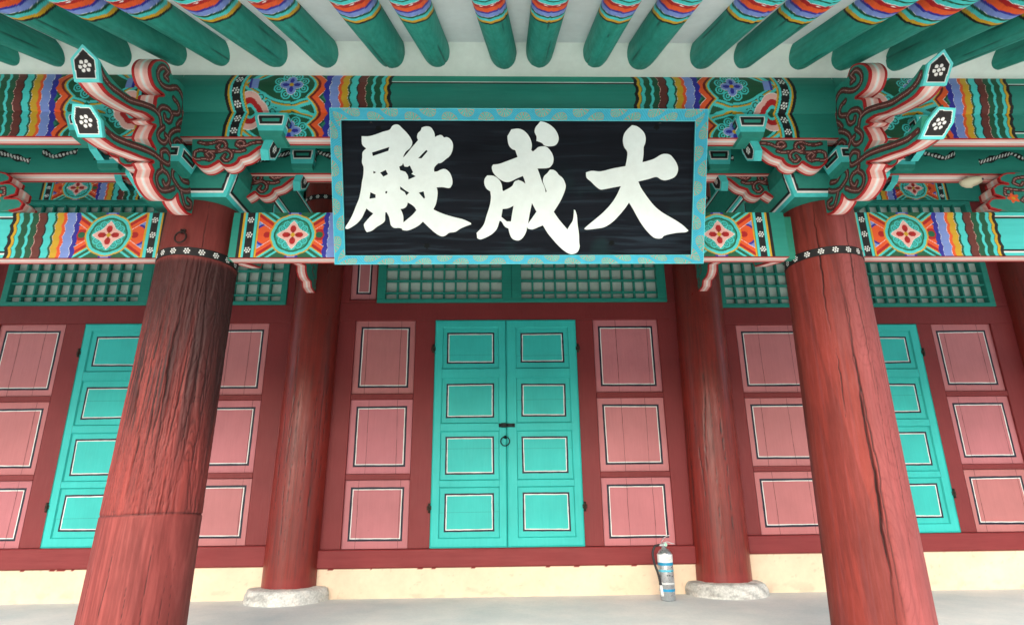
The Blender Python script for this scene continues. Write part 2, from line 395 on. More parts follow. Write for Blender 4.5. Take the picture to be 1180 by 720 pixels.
# ------------------------------------------------------------------ outlines, strokes, carved boards
def catmull(p, k=4, closed=False, corner=50):
    p = np.array(p, float); n = len(p); out = []
    def tang(i):
        if closed: a, b, d = p[(i-1) % n], p[i], p[(i+1) % n]
        else: a, b, d = p[max(i-1, 0)], p[i], p[min(i+1, n-1)]
        u, v = b-a, d-b; lu, lv = np.linalg.norm(u)+1e-9, np.linalg.norm(v)+1e-9
        if (closed or 0 < i < n-1) and np.degrees(np.arccos(np.clip(u@v/lu/lv, -1, 1))) > corner: return None
        w_ = (d-a); return w_/(np.linalg.norm(w_)+1e-9)
    for i in range(n if closed else n-1):
        a, b = p[i], p[(i+1) % n]; l = np.linalg.norm(b-a); ta, tb = tang(i), tang((i+1) % n)
        ta = (b-a)/max(l, 1e-9) if ta is None else ta; tb = (b-a)/max(l, 1e-9) if tb is None else tb
        for j in range(k):
            t = j/k; h1 = 2*t**3-3*t**2+1; h2 = t**3-2*t**2+t; h3 = -2*t**3+3*t**2; h4 = t**3-t**2
            out.append(h1*a+h2*l*ta+h3*b+h4*l*tb)
    if not closed: out.append(p[-1])
    return np.array(out)
def segdist(P, line):
    d = np.full(len(P), 9.0)
    for a, b in zip(line[:-1], line[1:]):
        e = b-a; t = np.clip(((P-a)@e)/max(e@e, 1e-12), 0, 1); d = np.minimum(d, np.hypot(*(P-a-t[:, None]*e).T))
    return d
def inside(P, poly):
    x, y = P[:, 0], P[:, 1]; r = np.zeros(len(P), bool); q = np.roll(poly, -1, 0)
    for (x0, y0), (x1, y1) in zip(poly, q):
        if y0 == y1: continue
        m = ((y0 > y) != (y1 > y)) & (x < (x1-x0)*(y-y0)/(y1-y0)+x0); r ^= m
    return r
def fill(outline, holes=(), step=None):
    """triangulated 2D sheet of an outline with holes, with interior grid points when step is given"""
    loops = [np.array(outline)]+[np.array(h) for h in holes]
    pts = np.concatenate(loops); edges = []; k = 0
    for l in loops:
        edges += [(k+i, k+(i+1) % len(l)) for i in range(len(l))]; k += len(l)
    if step:
        lo, hi = pts.min(0), pts.max(0)
        g = np.stack(np.meshgrid(np.arange(lo[0]+step/2, hi[0], step), np.arange(lo[1]+step/2, hi[1], step)), -1).reshape(-1, 2)
        g = g[inside(g, loops[0])]
        for h in loops[1:]: g = g[~inside(g, h)]
        for l in loops: g = g[segdist(g, np.concatenate([l, l[:1]])) > step*.35]
        pts = np.concatenate([pts, g])
    r = delaunay_2d_cdt([Vector(p) for p in pts], edges, [], 0, 1e-6)
    v = np.array([tuple(x) for x in r[0]]); f = np.array([tuple(x) for x in r[2]])
    c = v[f].mean(1); m = inside(c, loops[0])
    for h in loops[1:]: m &= ~inside(c, h)
    f = f[m]
    a = v[f]; ar = (a[:, 1, 0]-a[:, 0, 0])*(a[:, 2, 1]-a[:, 0, 1])-(a[:, 1, 1]-a[:, 0, 1])*(a[:, 2, 0]-a[:, 0, 0])
    f[ar < 0] = f[ar < 0][:, ::-1]
    return v, f
def scroll_paint(strokes, w=.0172, base=GREEN, line=.0014):
    S = [catmull(s, 5, corner=80) for s in strokes]
    def f(P):
        c = np.tile(base, (len(P), 1)); d = np.full(len(P), 9.)
        for s in S: d = np.minimum(d, segdist(P, s))
        put(c, d < w+.0035, L(40, 140, 120)); put(c, d < w, BLACK); put(c, d < w-.0042, DBROWN*1.2); put(c, d < line, PINK*.75)
        return c
    return f
def board(mb, outline, pink, thick, mp, paint, step=.0035, redw=.009, two=True):
    """carved board: outline in its own plane, mp(a, b, c) -> world; pink = per-vertex flag of the segment that starts there"""
    o = np.array(outline); n = len(o)
    P, T = fill(o, (), step)
    col = paint(P)
    if redw:
        d = np.full(len(P), 9.)
        for i in range(n):
            if pink[i]: d = np.minimum(d, segdist(P, np.array([o[i], o[(i+1) % n]])))
        put(col, d < redw, RED)
    for sgn in ((1, -1) if two else (1,)):
        V = mp(P[:, 0], P[:, 1], np.full(len(P), sgn*thick/2))
        mb.add(V, col, tris=T if sgn > 0 else T[:, ::-1])
    t = np.array([0, .149, .151, .379, .381, .439, .441, .559, .561, .619, .621, .849, .851, 1.0])
    sp = soffit_paint(np.clip(t, 0, 1)); sp[[0, 1, 12, 13]] = RED
    m = len(t)
    for i in range(n):
        a, b = o[i], o[(i+1) % n]
        V = np.zeros((2, m, 3))
        for k, p in enumerate((a, b)): V[k] = mp(np.full(m, p[0]), np.full(m, p[1]), (t-.5)*thick)
        cc = sp if pink[i] else np.tile(base_green, (m, 1))
        mb.grid(V, np.stack([cc, cc]))
base_green = L(34, 128, 106)
# ------------------------------------------------------------------ outlines, in metres on their own planes
GLYPHS = [[[[[-0.8002,0.6802],[-0.7622,0.6803],[-0.7273,0.6892],[-0.6889,0.7028],[-0.6505,0.7144],[-0.6362,0.7334],[-0.6188,0.7416],[-0.6015,0.7389],[-0.5811,0.72],[-0.5608,0.6997],[-0.5425,0.676],[-0.5319,0.6522],[-0.5343,0.6352],[-0.5451,0.6181],[-0.5663,0.601],[-0.5771,0.5839],[-0.583,0.5689],[-0.5666,0.5839],[-0.5381,0.6181],[-0.5168,0.642],[-0.5004,0.6605],[-0.5057,0.6761],[-0.5005,0.6965],[-0.4863,0.7101],[-0.4805,0.725],[-0.4665,0.7305],[-0.4491,0.7326],[-0.4319,0.7272],[-0.4182,0.7103],[-0.4116,0.6933],[-0.4104,0.6763],[-0.3978,0.6831],[-0.3803,0.6879],[-0.37,0.6832],[-0.3618,0.6744],[-0.3457,0.6764],[-0.3284,0.6663],[-0.3161,0.6459],[-0.315,0.622],[-0.3224,0.5946],[-0.3366,0.574],[-0.3507,0.5637],[-0.3719,0.5465],[-0.386,0.5397],[-0.393,0.541],[-0.4086,0.5273],[-0.4179,0.5121],[-0.4168,0.4949],[-0.4006,0.497],[-0.383,0.5053],[-0.362,0.5101],[-0.3411,0.4985],[-0.3273,0.4778],[-0.32,0.4502],[-0.3209,0.4294],[-0.3317,0.4107],[-0.3423,0.4087],[-0.3738,0.4135],[-0.4054,0.4121],[-0.4008,0.3913],[-0.4027,0.3601],[-0.4103,0.3253],[-0.4249,0.2953],[-0.4039,0.2849],[-0.3618,0.2681],[-0.3055,0.2519],[-0.2632,0.2414],[-0.2223,0.2224],[-0.221,0.2147],[-0.2459,0.2063],[-0.2814,0.1909],[-0.3064,0.1747],[-0.3419,0.1691],[-0.3598,0.1558],[-0.3776,0.1502],[-0.3952,0.1551],[-0.4198,0.1713],[-0.4476,0.196],[-0.4824,0.2297],[-0.5039,0.2101],[-0.5395,0.1912],[-0.5679,0.1821],[-0.5926,0.1842],[-0.5981,0.1926],[-0.6135,0.1962],[-0.6382,0.1962],[-0.6555,0.2102],[-0.6605,0.2347],[-0.6649,0.2557],[-0.677,0.2801],[-0.684,0.2801],[-0.6859,0.2592],[-0.6879,0.2347],[-0.701,0.2208],[-0.7295,0.2033],[-0.7618,0.1802],[-0.7866,0.1739],[-0.7947,0.1859],[-0.8017,0.2125],[-0.7958,0.2244],[-0.7704,0.2523],[-0.7488,0.2732],[-0.7695,0.2871],[-0.7852,0.3011],[-0.7978,0.2767],[-0.8126,0.2488],[-0.8344,0.2244],[-0.8524,0.2104],[-0.8881,0.1909],[-0.9021,0.193],[-0.9018,0.2],[-0.8834,0.2279],[-0.8612,0.2663],[-0.8386,0.3185],[-0.8236,0.3531],[-0.8117,0.4016],[-0.8034,0.4499],[-0.8011,0.4568],[-0.797,0.4774],[-0.7945,0.5186],[-0.8021,0.5426],[-0.7999,0.5699],[-0.7971,0.5972],[-0.7778,0.6163],[-0.7947,0.6313],[-0.7999,0.6449]],[[-0.5628,0.3323],[-0.544,0.3219],[-0.5267,0.3079],[-0.5165,0.2905],[-0.5381,0.2661],[-0.5882,0.2256],[-0.5876,0.2556],[-0.5941,0.2801],[-0.6021,0.2975],[-0.5831,0.301],[-0.5688,0.3128]],[[-0.7471,0.5959],[-0.6541,0.6247],[-0.6601,0.6043],[-0.7442,0.5768]],[[-0.7428,0.4994],[-0.7277,0.4912],[-0.7432,0.4843]],[[-0.7068,0.4899],[-0.6764,0.505],[-0.6651,0.481],[-0.6899,0.4692]],[[-0.6042,0.5222],[-0.5887,0.5291],[-0.5829,0.5408],[-0.5763,0.5223],[-0.561,0.5202],[-0.5469,0.5278],[-0.5301,0.4914],[-0.5394,0.4845],[-0.5166,0.4707],[-0.5554,0.4535],[-0.5598,0.4776],[-0.572,0.4948],[-0.5997,0.503]],[[-0.5022,0.5656],[-0.4582,0.6094],[-0.4499,0.6033],[-0.4834,0.5656]],[[-0.7619,0.3864],[-0.7342,0.3739],[-0.7347,0.3566],[-0.7677,0.3518]],[[-0.6813,0.3913],[-0.6708,0.3933],[-0.6725,0.3809],[-0.6816,0.3795]],[[-0.6016,0.4176],[-0.5706,0.3947],[-0.5533,0.3844],[-0.569,0.3691],[-0.5777,0.3878],[-0.602,0.4017]],[[-0.5021,0.3844],[-0.476,0.3913],[-0.4682,0.3566],[-0.4752,0.3531]]]],[[[[-0.0013,0.7181],[0.0372,0.7216],[0.0652,0.7114],[0.0897,0.6876],[0.1037,0.6604],[0.1087,0.6364],[0.1059,0.609],[0.1144,0.6022],[0.1284,0.6125],[0.1424,0.6249],[0.167,0.6297],[0.1881,0.6263],[0.2093,0.6058],[0.2235,0.5783],[0.2251,0.5508],[0.2167,0.5301],[0.1991,0.5163],[0.1392,0.5127],[0.1499,0.4851],[0.1641,0.4436],[0.1784,0.4123],[0.1842,0.3852],[0.1898,0.3914],[0.1769,0.4227],[0.1691,0.447],[0.1746,0.4713],[0.1922,0.4886],[0.2062,0.5059],[0.2239,0.5059],[0.2416,0.4956],[0.2559,0.4783],[0.2736,0.4644],[0.2865,0.4436],[0.2931,0.4193],[0.2883,0.395],[0.2779,0.3671],[0.2604,0.3321],[0.2287,0.2817],[0.2574,0.241],[0.3042,0.1866],[0.3148,0.2057],[0.3323,0.2339],[0.3371,0.262],[0.3389,0.2936],[0.3461,0.2901],[0.3549,0.262],[0.3597,0.2127],[0.3673,0.1632],[0.3692,0.1172],[0.3716,0.0923],[0.3626,0.0674],[0.3447,0.0553],[0.3196,0.0533],[0.2872,0.0711],[0.2548,0.0996],[0.2224,0.1351],[0.1936,0.1705],[0.17,0.2094],[0.1436,0.1988],[0.1116,0.1869],[0.0867,0.1918],[0.0831,0.2024],[0.0796,0.1777],[0.0653,0.1495],[0.0439,0.1297],[0.0226,0.1284],[0.0012,0.139],[-0.0116,0.1637],[-0.0186,0.192],[-0.0378,0.2025],[-0.0569,0.2307],[-0.0661,0.2342],[-0.0804,0.192],[-0.0983,0.1709],[-0.1162,0.1568],[-0.1518,0.1392],[-0.1732,0.1336],[-0.1888,0.1407],[-0.1907,0.1605],[-0.1928,0.1675],[-0.1549,0.2097],[-0.1368,0.2623],[-0.1188,0.3183],[-0.1129,0.3601],[-0.1162,0.3914],[-0.1359,0.4053],[-0.1477,0.4295],[-0.1461,0.4572],[-0.1319,0.4759],[-0.0968,0.4731],[-0.0687,0.4538],[-0.0547,0.4296],[-0.0492,0.3949],[-0.0443,0.3928],[0.0017,0.4192],[0.0158,0.4435],[0.037,0.4518],[0.0582,0.4435],[0.0744,0.4317],[0.0688,0.4539],[0.0603,0.4733],[0.03,0.4608],[-0.0124,0.4421],[-0.0406,0.4434],[-0.0757,0.4642],[-0.1002,0.4918],[-0.1071,0.5194],[-0.1,0.5331],[-0.0684,0.5366],[-0.0191,0.5539],[0.0322,0.5725],[0.0196,0.6089],[0.0021,0.6157],[-0.0154,0.6362],[-0.0223,0.6806],[-0.0153,0.6942]],[[-0.0495,0.2973],[-0.0198,0.3008],[0.01,0.3147],[0.0014,0.2692],[-0.0043,0.2306],[-0.027,0.2307],[-0.0568,0.2553]],[[0.1099,0.3287],[0.1342,0.2832],[0.115,0.2551],[0.0888,0.2186],[0.0972,0.2692]]],[[[0.1546,0.7606],[0.177,0.7559],[0.2051,0.7424],[0.2297,0.7221],[0.2474,0.6948],[0.2532,0.6675],[0.2442,0.6435],[0.2302,0.6332],[0.2056,0.6298],[0.1775,0.6331],[0.1634,0.6468],[0.1332,0.6584],[0.1338,0.6809],[0.1233,0.7048],[0.1281,0.7286],[0.1421,0.7457]]]],[[[[0.6476,0.7416],[0.6759,0.7348],[0.701,0.7164],[0.717,0.6959],[0.7233,0.6685],[0.7203,0.6445],[0.7136,0.6273],[0.713,0.5894],[0.7082,0.5466],[0.7365,0.5535],[0.7717,0.5653],[0.8067,0.5861],[0.8279,0.591],[0.8564,0.5862],[0.8783,0.5655],[0.8946,0.5413],[0.9032,0.5136],[0.8983,0.4858],[0.881,0.4649],[0.8386,0.4509],[0.8136,0.4544],[0.7868,0.4683],[0.7458,0.4578],[0.6877,0.4439],[0.7041,0.409],[0.7262,0.3776],[0.7557,0.3391],[0.785,0.3075],[0.8216,0.2793],[0.858,0.2581],[0.9018,0.2334],[0.9385,0.2086],[0.9703,0.1802],[0.9576,0.1717],[0.9324,0.1696],[0.8964,0.1661],[0.8356,0.1519],[0.8251,0.1399],[0.8036,0.1364],[0.7782,0.1435],[0.7451,0.1734],[0.7156,0.2088],[0.6859,0.2547],[0.6637,0.2934],[0.6393,0.3321],[0.6206,0.304],[0.5856,0.2618],[0.5504,0.2266],[0.5079,0.1998],[0.465,0.1914],[0.4079,0.1858],[0.3956,0.1901],[0.4112,0.2056],[0.4501,0.2373],[0.4995,0.2795],[0.5416,0.3251],[0.5695,0.3671],[0.5935,0.4194],[0.5545,0.4125],[0.4977,0.402],[0.48,0.402],[0.4549,0.4194],[0.4297,0.4437],[0.406,0.4645],[0.4022,0.4923],[0.4325,0.5006],[0.4822,0.4979],[0.5457,0.5132],[0.6164,0.5257],[0.6241,0.5686],[0.6242,0.603],[0.6075,0.6271],[0.5998,0.6614],[0.6062,0.6957],[0.6234,0.7196]]]]]
DOTS = [[-0.4634,0.0995],[0.5486,0.1133],[0.7832,0.7324],[-0.7126,0.7231]]
TONGUE = [[-2.8397,2.9347],[-2.8855,2.9068],[-2.9114,2.9268],[-2.937,2.9466],[-2.9747,2.9436],[-3.0225,2.9157],[-3.0545,2.8811],[-3.0726,2.8429],[-3.0745,2.8106],[-3.0567,2.779],[-3.0169,2.7567],[-2.9346,2.769],[-2.9841,2.7279],[-2.9883,2.7017],[-2.9847,2.6701],[-3.0812,2.6254],[-3.1565,2.5875],[-3.2435,2.571],[-3.3303,2.5721],[-3.406,2.5881],[-3.3762,2.4988],[-3.3145,2.4895],[-3.2247,2.5088],[-3.1214,2.5416],[-3.0444,2.5784],[-2.9797,2.5943],[-3.0155,2.5582],[-2.9868,2.5595],[-2.9535,2.5749],[-2.9738,2.5164],[-2.9761,2.4854],[-2.9216,2.4614],[-3.0211,2.4271],[-3.1347,2.378],[-3.2274,2.3573],[-3.3344,2.3757],[-3.2886,2.2837],[-3.2532,2.2873],[-3.1898,2.297],[-3.0802,2.3353],[-3.0012,2.361],[-2.9189,2.3932],[-2.9409,2.3689],[-2.9067,2.353],[-2.9105,2.3072],[-2.8861,2.2849],[-2.8317,2.264],[-2.7685,2.2609],[-2.7117,2.2871],[-2.6695,2.3477],[-2.6386,2.3138],[-2.592,2.299],[-2.5336,2.2969],[-2.4596,2.3256]]
TSTROKES = [[[-3.3853,2.5581],[-3.3574,2.5403],[-3.3094,2.534],[-3.2456,2.5452],[-3.1701,2.5631],[-3.0766,2.6103],[-2.9947,2.6439],[-2.9406,2.6445],[-2.91,2.6046]],[[-2.9406,2.6445],[-2.9503,2.6644],[-2.927,2.7021],[-2.8713,2.729],[-2.8354,2.7189],[-2.8477,2.6724],[-2.8885,2.6581],[-2.8995,2.6736]],[[-2.9269,2.8701],[-2.9576,2.8657],[-2.9324,2.9099],[-2.9762,2.9064],[-3.0102,2.8628],[-3.0057,2.8195],[-2.9593,2.809],[-2.9033,2.8348],[-2.8388,2.8861],[-2.7892,2.8826],[-2.7553,2.8498],[-2.7491,2.7964],[-2.7287,2.7615],[-2.7591,2.7363],[-2.7816,2.6966]],[[-2.7497,2.8456],[-2.7323,2.8835],[-2.6861,2.9262],[-2.6382,2.9185],[-2.6439,2.8613],[-2.6832,2.8519],[-2.6735,2.8843]],[[-2.8503,2.8123],[-2.8014,2.8078],[-2.7837,2.7718],[-2.8329,2.7327]],[[-2.6647,2.7809],[-2.6421,2.8302],[-2.6296,2.8646]],[[-2.6867,2.708],[-2.7205,2.7016],[-2.7745,2.6733],[-2.8242,2.6162],[-2.8253,2.5765],[-2.7804,2.5587],[-2.7219,2.5442]],[[-2.8873,2.6124],[-2.925,2.5527],[-2.9084,2.526],[-2.8589,2.5392],[-2.8369,2.5806],[-2.8652,2.5811]],[[-2.697,2.6238],[-2.7532,2.6252],[-2.7804,2.594],[-2.7425,2.567],[-2.6916,2.5589]],[[-2.6722,2.6601],[-2.7101,2.6436],[-2.6725,2.7091],[-2.7048,2.7204],[-2.7346,2.7247]],[[-3.2888,2.3291],[-3.2198,2.3323],[-3.1294,2.3607],[-3.0343,2.3972],[-2.9301,2.4303],[-2.8357,2.4414],[-2.7896,2.4585],[-2.7866,2.5004],[-2.8309,2.5097],[-2.8717,2.478],[-2.8629,2.4571]],[[-2.8526,2.4146],[-2.8406,2.3956],[-2.8705,2.3522],[-2.8643,2.3117],[-2.8216,2.2915],[-2.761,2.3209],[-2.7137,2.3598]],[[-2.8406,2.3956],[-2.7844,2.3983],[-2.7626,2.3691],[-2.7898,2.3313],[-2.8117,2.3414]],[[-2.5907,2.4621],[-2.65,2.4445],[-2.6988,2.4675],[-2.7421,2.4538],[-2.7435,2.4144],[-2.704,2.3945],[-2.6468,2.3873],[-2.5829,2.4119],[-2.5238,2.4628],[-2.4577,2.5009]],[[-2.6468,2.3873],[-2.6144,2.3499],[-2.5775,2.322],[-2.5252,2.3425],[-2.5292,2.3708],[-2.5701,2.3694]],[[-2.502,2.4666],[-2.5046,2.4243],[-2.4593,2.4279]],[[-3.1223,2.3036],[-3.1231,2.2726],[-3.085,2.2821],[-3.0708,2.3044]]]
ARM = [[0.1049,2.6494],[0.1227,2.5257],[0.1478,2.4943],[0.1774,2.4787],[0.2114,2.4803],[0.2369,2.4944],[0.2617,2.5141],[0.2814,2.4945],[0.3067,2.4851],[0.3368,2.4906],[0.3619,2.5103],[0.3709,2.5325],[0.3861,2.538],[0.4157,2.55],[0.4471,2.5779],[0.4689,2.5996],[0.4996,2.6045],[0.5086,2.6504]]
ARMST = [[[0.1459,2.6294],[0.1852,2.6214],[0.2259,2.628],[0.2522,2.6393],[0.2814,2.6281],[0.2867,2.5976],[0.2627,2.5856],[0.2443,2.6039],[0.255,2.6176]],[[0.121,2.5376],[0.147,2.5242],[0.184,2.5298],[0.2191,2.5243],[0.2295,2.5497],[0.2056,2.5735],[0.1905,2.5575],[0.2064,2.5417]],[[0.1302,2.5455],[0.1302,2.5693],[0.1561,2.5813],[0.2053,2.5751],[0.2608,2.5736],[0.2938,2.5856],[0.324,2.5657],[0.3245,2.534],[0.3026,2.5166],[0.2798,2.5339],[0.291,2.5537]],[[0.3294,2.5777],[0.3645,2.5738],[0.3912,2.5818]],[[0.3457,2.6138],[0.3534,2.6363],[0.378,2.634],[0.3874,2.6139],[0.368,2.6018],[0.3492,2.6138],[0.3881,2.6074],[0.4277,2.626],[0.4894,2.6342]]]
# ================================================================== THE PLACE
# ------------------------------------------------------------------ ground and platform floor
def sheet(name, x0, x1, y0, y1, z, mat, thick=None):
    mb = MB()
    if thick: mb.box((x0, y0, z-thick), (x1, y1, z), STONE, b=.02)
    else: mb.quad((x0, y0, z), (x1, y0, z), (x1, y1, z), (x0, y1, z), STONE, 1, 1)
    return tag(mb.build(name, mat), kind='structure')
sheet('ground', -400, 400, -400, 400, -.95, M_GROUND)
sheet('platform_floor', -9, 9, -3.75, 6, 0, M_FLOOR, thick=.9)

# ------------------------------------------------------------------ pillars
def pillar_mesh(cb, ct, r0, r1, z0, z1, style, seed, na=300, nz=260):
    """cb, ct: axis (x, y) at z0 and z1. s = metres round the shaft from the side facing the yard, + to the right"""
    a = np.linspace(0, 2*math.pi, na, endpoint=False)[:, None]; z = np.linspace(z0, z1, nz)[None, :]
    t = (z-z0)/(z1-z0); r = r0+(r1-r0)*t**.8; s = (((a+math.pi) % (2*math.pi))-math.pi)*r
    A, Z = np.broadcast_arrays(a, z); S = np.broadcast_to(s, A.shape); r = np.broadcast_to(r, A.shape).copy()
    wa = 6*np.cos(A); wb = 6*np.sin(A)
    warp = fbm(wa*.9+wb*1.7, Z*2.2, seed+2, 4)-.5; grain = fbm(wa*2+wb*5+3*warp, Z*3.2+wb+2*warp, seed, 5); fine = fbm(wa*7+wb*11+9*warp, Z*7+4*warp, seed+5, 4); patch = fbm(wa*.6+Z*.3+7, Z*1.8+wb*.5, seed+9, 5)
    c = np.zeros(A.shape+(3,)); c[:] = PILLAR
    rnd = random.Random(seed); dep = np.zeros(A.shape); dark = np.zeros(A.shape)
    def crack(s0, za, zb, w, d, drift=0, wob=.02):
        nonlocal dep, dark
        k = rnd.randint(0, 9999)
        path = s0+drift*(Z-za)/(zb-za)+wob*(fbm(Z*2.2, Z*0+3, k, 3)-.5)*2+.006*(vnoise(Z*26, Z*0, k+3)-.5)
        tt = np.clip((Z-za)/(zb-za), 0, 1); env = np.clip(np.sin(math.pi*tt), 0, 1)**.5*((Z > za) & (Z < zb))*(.45+.9*vnoise(Z*5, Z*0, k+1))
        g = np.exp(-((S-path)/(np.maximum(w*env, 1e-4)))**2)*env
        dep = np.maximum(dep, d*g); dark = np.maximum(dark, np.clip(g*1.3, 0, 1)*(env > .05))
    if style == 'charred':
        up = sstep(.722, .728, Z)*(1-sstep(2.03, 2.07, Z)); n1 = fbm(wa*1.1+wb*3, Z*.8, seed+21, 5)
        put(c, up*.6*sstep(.40, .62, fbm(wa*1.3+wb*6, Z*.8, seed+3, 5)), L(150, 66, 60)); put(c, .4*sstep(.45, .75, patch), L(112, 40, 36))
        top = sstep(1.25, 1.85, Z+.7*(n1-.5)+.5*S); put(c, up*top*.88, L(66, 34, 34))
        rt_shade = sstep(.06, .20, S+.16*(n1-.5))*sstep(.9, 1.3, Z+.4*(n1-.5)); put(c, up*rt_shade*.65, L(58, 34, 34))  # right side darkened: shade on the inward side painted into the colour
        bl = sstep(.50, .62, fbm(wa*1.4+wb*3.4, Z*1.5+2, seed+40, 5))*np.exp(-((Z-1.45)/.38)**2)*(1-sstep(.05, .16, S)); put(c, up*bl*.85, L(36, 27, 29))
        ridg = np.abs(fine-.5)*2; put(c, up*(1-sstep(0, .10, ridg))*.38, L(52, 32, 32))
        r = r-up*(.007*sstep(.45, .75, grain)+.003*(1-sstep(0, .2, ridg)))
        for k in range(30): crack(rnd.uniform(-.30, .28), rnd.uniform(.73, 1.5), rnd.uniform(1.25, 2.03), rnd.uniform(.0012, .0030), .008, rnd.uniform(-.03, .03), .012)
        for k in range(8): crack(rnd.uniform(-.3, .3), rnd.uniform(.0, .2), rnd.uniform(.45, .72), .0014, .003)
        crack(-.205, -.1, .73, .003, .008); crack(.085, .80, 2.0, .0045, .014, -.03, .015); crack(-.03, .78, 1.35, .0045, .014, .02, .015); crack(-.09, .9, 1.75, .005, .014, .03, .02)
        seam = np.exp(-((Z-.725-.006*np.sin(A*2))/.004)**2); dep = np.maximum(dep, .006*seam); dark = np.maximum(dark, seam*.7)
        crack(.11, 2.05, 2.45, .002, .004); low = 1-sstep(.70, .73, Z)
        put(c, low*.45*sstep(.4, .7, grain), L(158, 78, 74)); put(c, low*.4*sstep(.55, .7, patch), L(104, 42, 40))
    elif style == 'split':
        fade = sstep(-.07, .01, S+.03*(fine-.5)); put(c, fade*.75, L(150, 80, 80)); put(c, (1-fade)*.6, L(132, 44, 30))
        put(c, .35*sstep(.5, .75, grain), L(140, 66, 66)); put(c, (1-fade)*.35*sstep(.52, .62, patch), L(72, 24, 22))
        put(c, .35*sstep(.58, .66, fbm(wa*.8+wb*3, Z*1.2, seed+31, 5)), L(110, 56, 58))
        crack(-.045, -.2, 2.03, .0055, .018, -.012, .028); crack(-.035, .5, 1.15, .0035, .012, -.012, .02); crack(-.02, .2, 1.9, .003, .01, -.02, .03); crack(.03, 1.2, 2.4, .003, .01, .01); crack(-.13, 1.6, 2.4, .003, .008, .02)
        for k in range(10): crack(rnd.uniform(-.25, .3), rnd.uniform(0, 1.2), rnd.uniform(1.3, 2.2), .0018, .004, rnd.uniform(-.03, .03))
        # growth rings showing as nested loops in the worn paint
        for k, (s0, zz, q) in enumerate(((.07, 1.25, .05), (-.02, .45, .05), (.12, .9, .04), (.02, 1.75, .04))):
            d = np.hypot((S-s0)/q, (Z-zz)/(q*4))+.25*(fbm(S*30, Z*9, k+60, 3)-.5); put(c, .30*(np.abs((d*3) % 1-.5) > .40)*(d < 2.2), L(112, 50, 50))
    else:
        put(c, .85, L(134, 38, 28)); bl = sstep(.50, .68, fbm(wa*1.6+wb*4, Z*2.2, seed+9, 5)); put(c, bl*.5, L(84, 34, 32))
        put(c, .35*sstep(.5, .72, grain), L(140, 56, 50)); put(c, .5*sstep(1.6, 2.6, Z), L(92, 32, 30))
        low = 1-sstep(.16, .20, Z+.01*fine); put(c, low*.7, L(136, 46, 44))
        for k in range(9): crack(rnd.uniform(-.3, .3), rnd.uniform(.0, 1.), rnd.uniform(1.2, 2.6), .0022, .006, rnd.uniform(-.05, .05))
    c *= (.93+.14*grain[..., None])*(.78 if style != 'old' else .92)*(.88+.26*fbm(wa*.8+wb*2.1+3, Z*2.6, seed+77, 5)[..., None])
    put(c, dark*.9, L(30, 20, 20))
    r = r-dep+.0015*(fine-.5)
    cx = cb[0]+(ct[0]-cb[0])*t; cy = cb[1]+(ct[1]-cb[1])*t
    P = np.zeros(A.shape+(3,)); P[..., 0] = cx+r*np.sin(A); P[..., 1] = cy-r*np.cos(A); P[..., 2] = Z
    mb = MB(); mb.grid(P, c, smooth=True, wrap=True)
    return mb
def pillar_band(cx, cy, r, zc, h, tilt=0.0):
    na, nz = 700, 24; a = np.linspace(0, 2*math.pi, na, endpoint=False)[:, None]; v = np.linspace(0, h, nz)[None]
    A, V = np.broadcast_arrays(a, v); c = np.zeros(A.shape+(3,)); c[:] = BLACK
    s = A*r; per = 2*math.pi*r/18
    flower(c, (s % per)-per/2, V-h/2, r=h*.275, d=h*.100)
    P = np.stack([cx+r*np.sin(A), cy-r*np.cos(A), zc-h/2+V+tilt*np.sin(A)*r], -1)
    mb = MB(); mb.grid(P, c, smooth=True, wrap=True)
    for k, z in ((0, zc-h/2), (1, zc+h/2)):
        a1 = a[:, 0]; Q = np.stack([np.stack([cx+(r-.004)*np.sin(a1), cy-(r-.004)*np.cos(a1), a1*0+z+tilt*np.sin(a1)*r], -1), np.stack([cx+r*np.sin(a1), cy-r*np.cos(a1), a1*0+z+tilt*np.sin(a1)*r], -1)], 1)
        mb.grid(Q, BLACK, wrap=True)
    return mb
def stone(name, cx, cy, r, h, seed, label, group):
    na, nr = 72, 20; a = np.linspace(0, 2*math.pi, na, endpoint=False)[:, None]
    prof = np.array([(r*1.02, -.02), (r*1.0, .02), (r*.985, h*.55), (r*.95, h*.86), (r*.90, h*.97), (r*.80, h), (r*.40, h+.004), (.01, h+.004)])
    tt = np.linspace(0, len(prof)-1, nr); R_ = np.interp(tt, range(len(prof)), prof[:, 0])[None]; Zz = np.interp(tt, range(len(prof)), prof[:, 1])[None]
    nn = fbm(3*np.cos(a)+5+Zz*8, 3*np.sin(a)+5+Zz*5, seed, 5); R2 = R_*(1+.13*(nn-.5)*(R_ > r*.7)); c = np.zeros((na, nr, 3)); c[:] = L(196, 198, 194)
    put(c, sstep(.5, .62, fbm(9*np.cos(a)+Zz*20, 9*np.sin(a)+Zz*9, seed+7, 4)), L(212, 210, 204)); put(c, .45*sstep(.60, .66, fbm(6*np.cos(a)+Zz*30, 6*np.sin(a)+Zz*20, seed+8, 4)), L(92, 94, 94))
    P = np.stack([cx+R2*np.cos(a), cy+R2*np.sin(a), Zz+.012*(nn-.5)+0*a], -1)
    mb = MB(); mb.grid(P, c, smooth=True, wrap=True)
    o = mb.build(name, M_STONE, loc=(cx, cy, 0)); return tag(o, label, 'base stone', group)

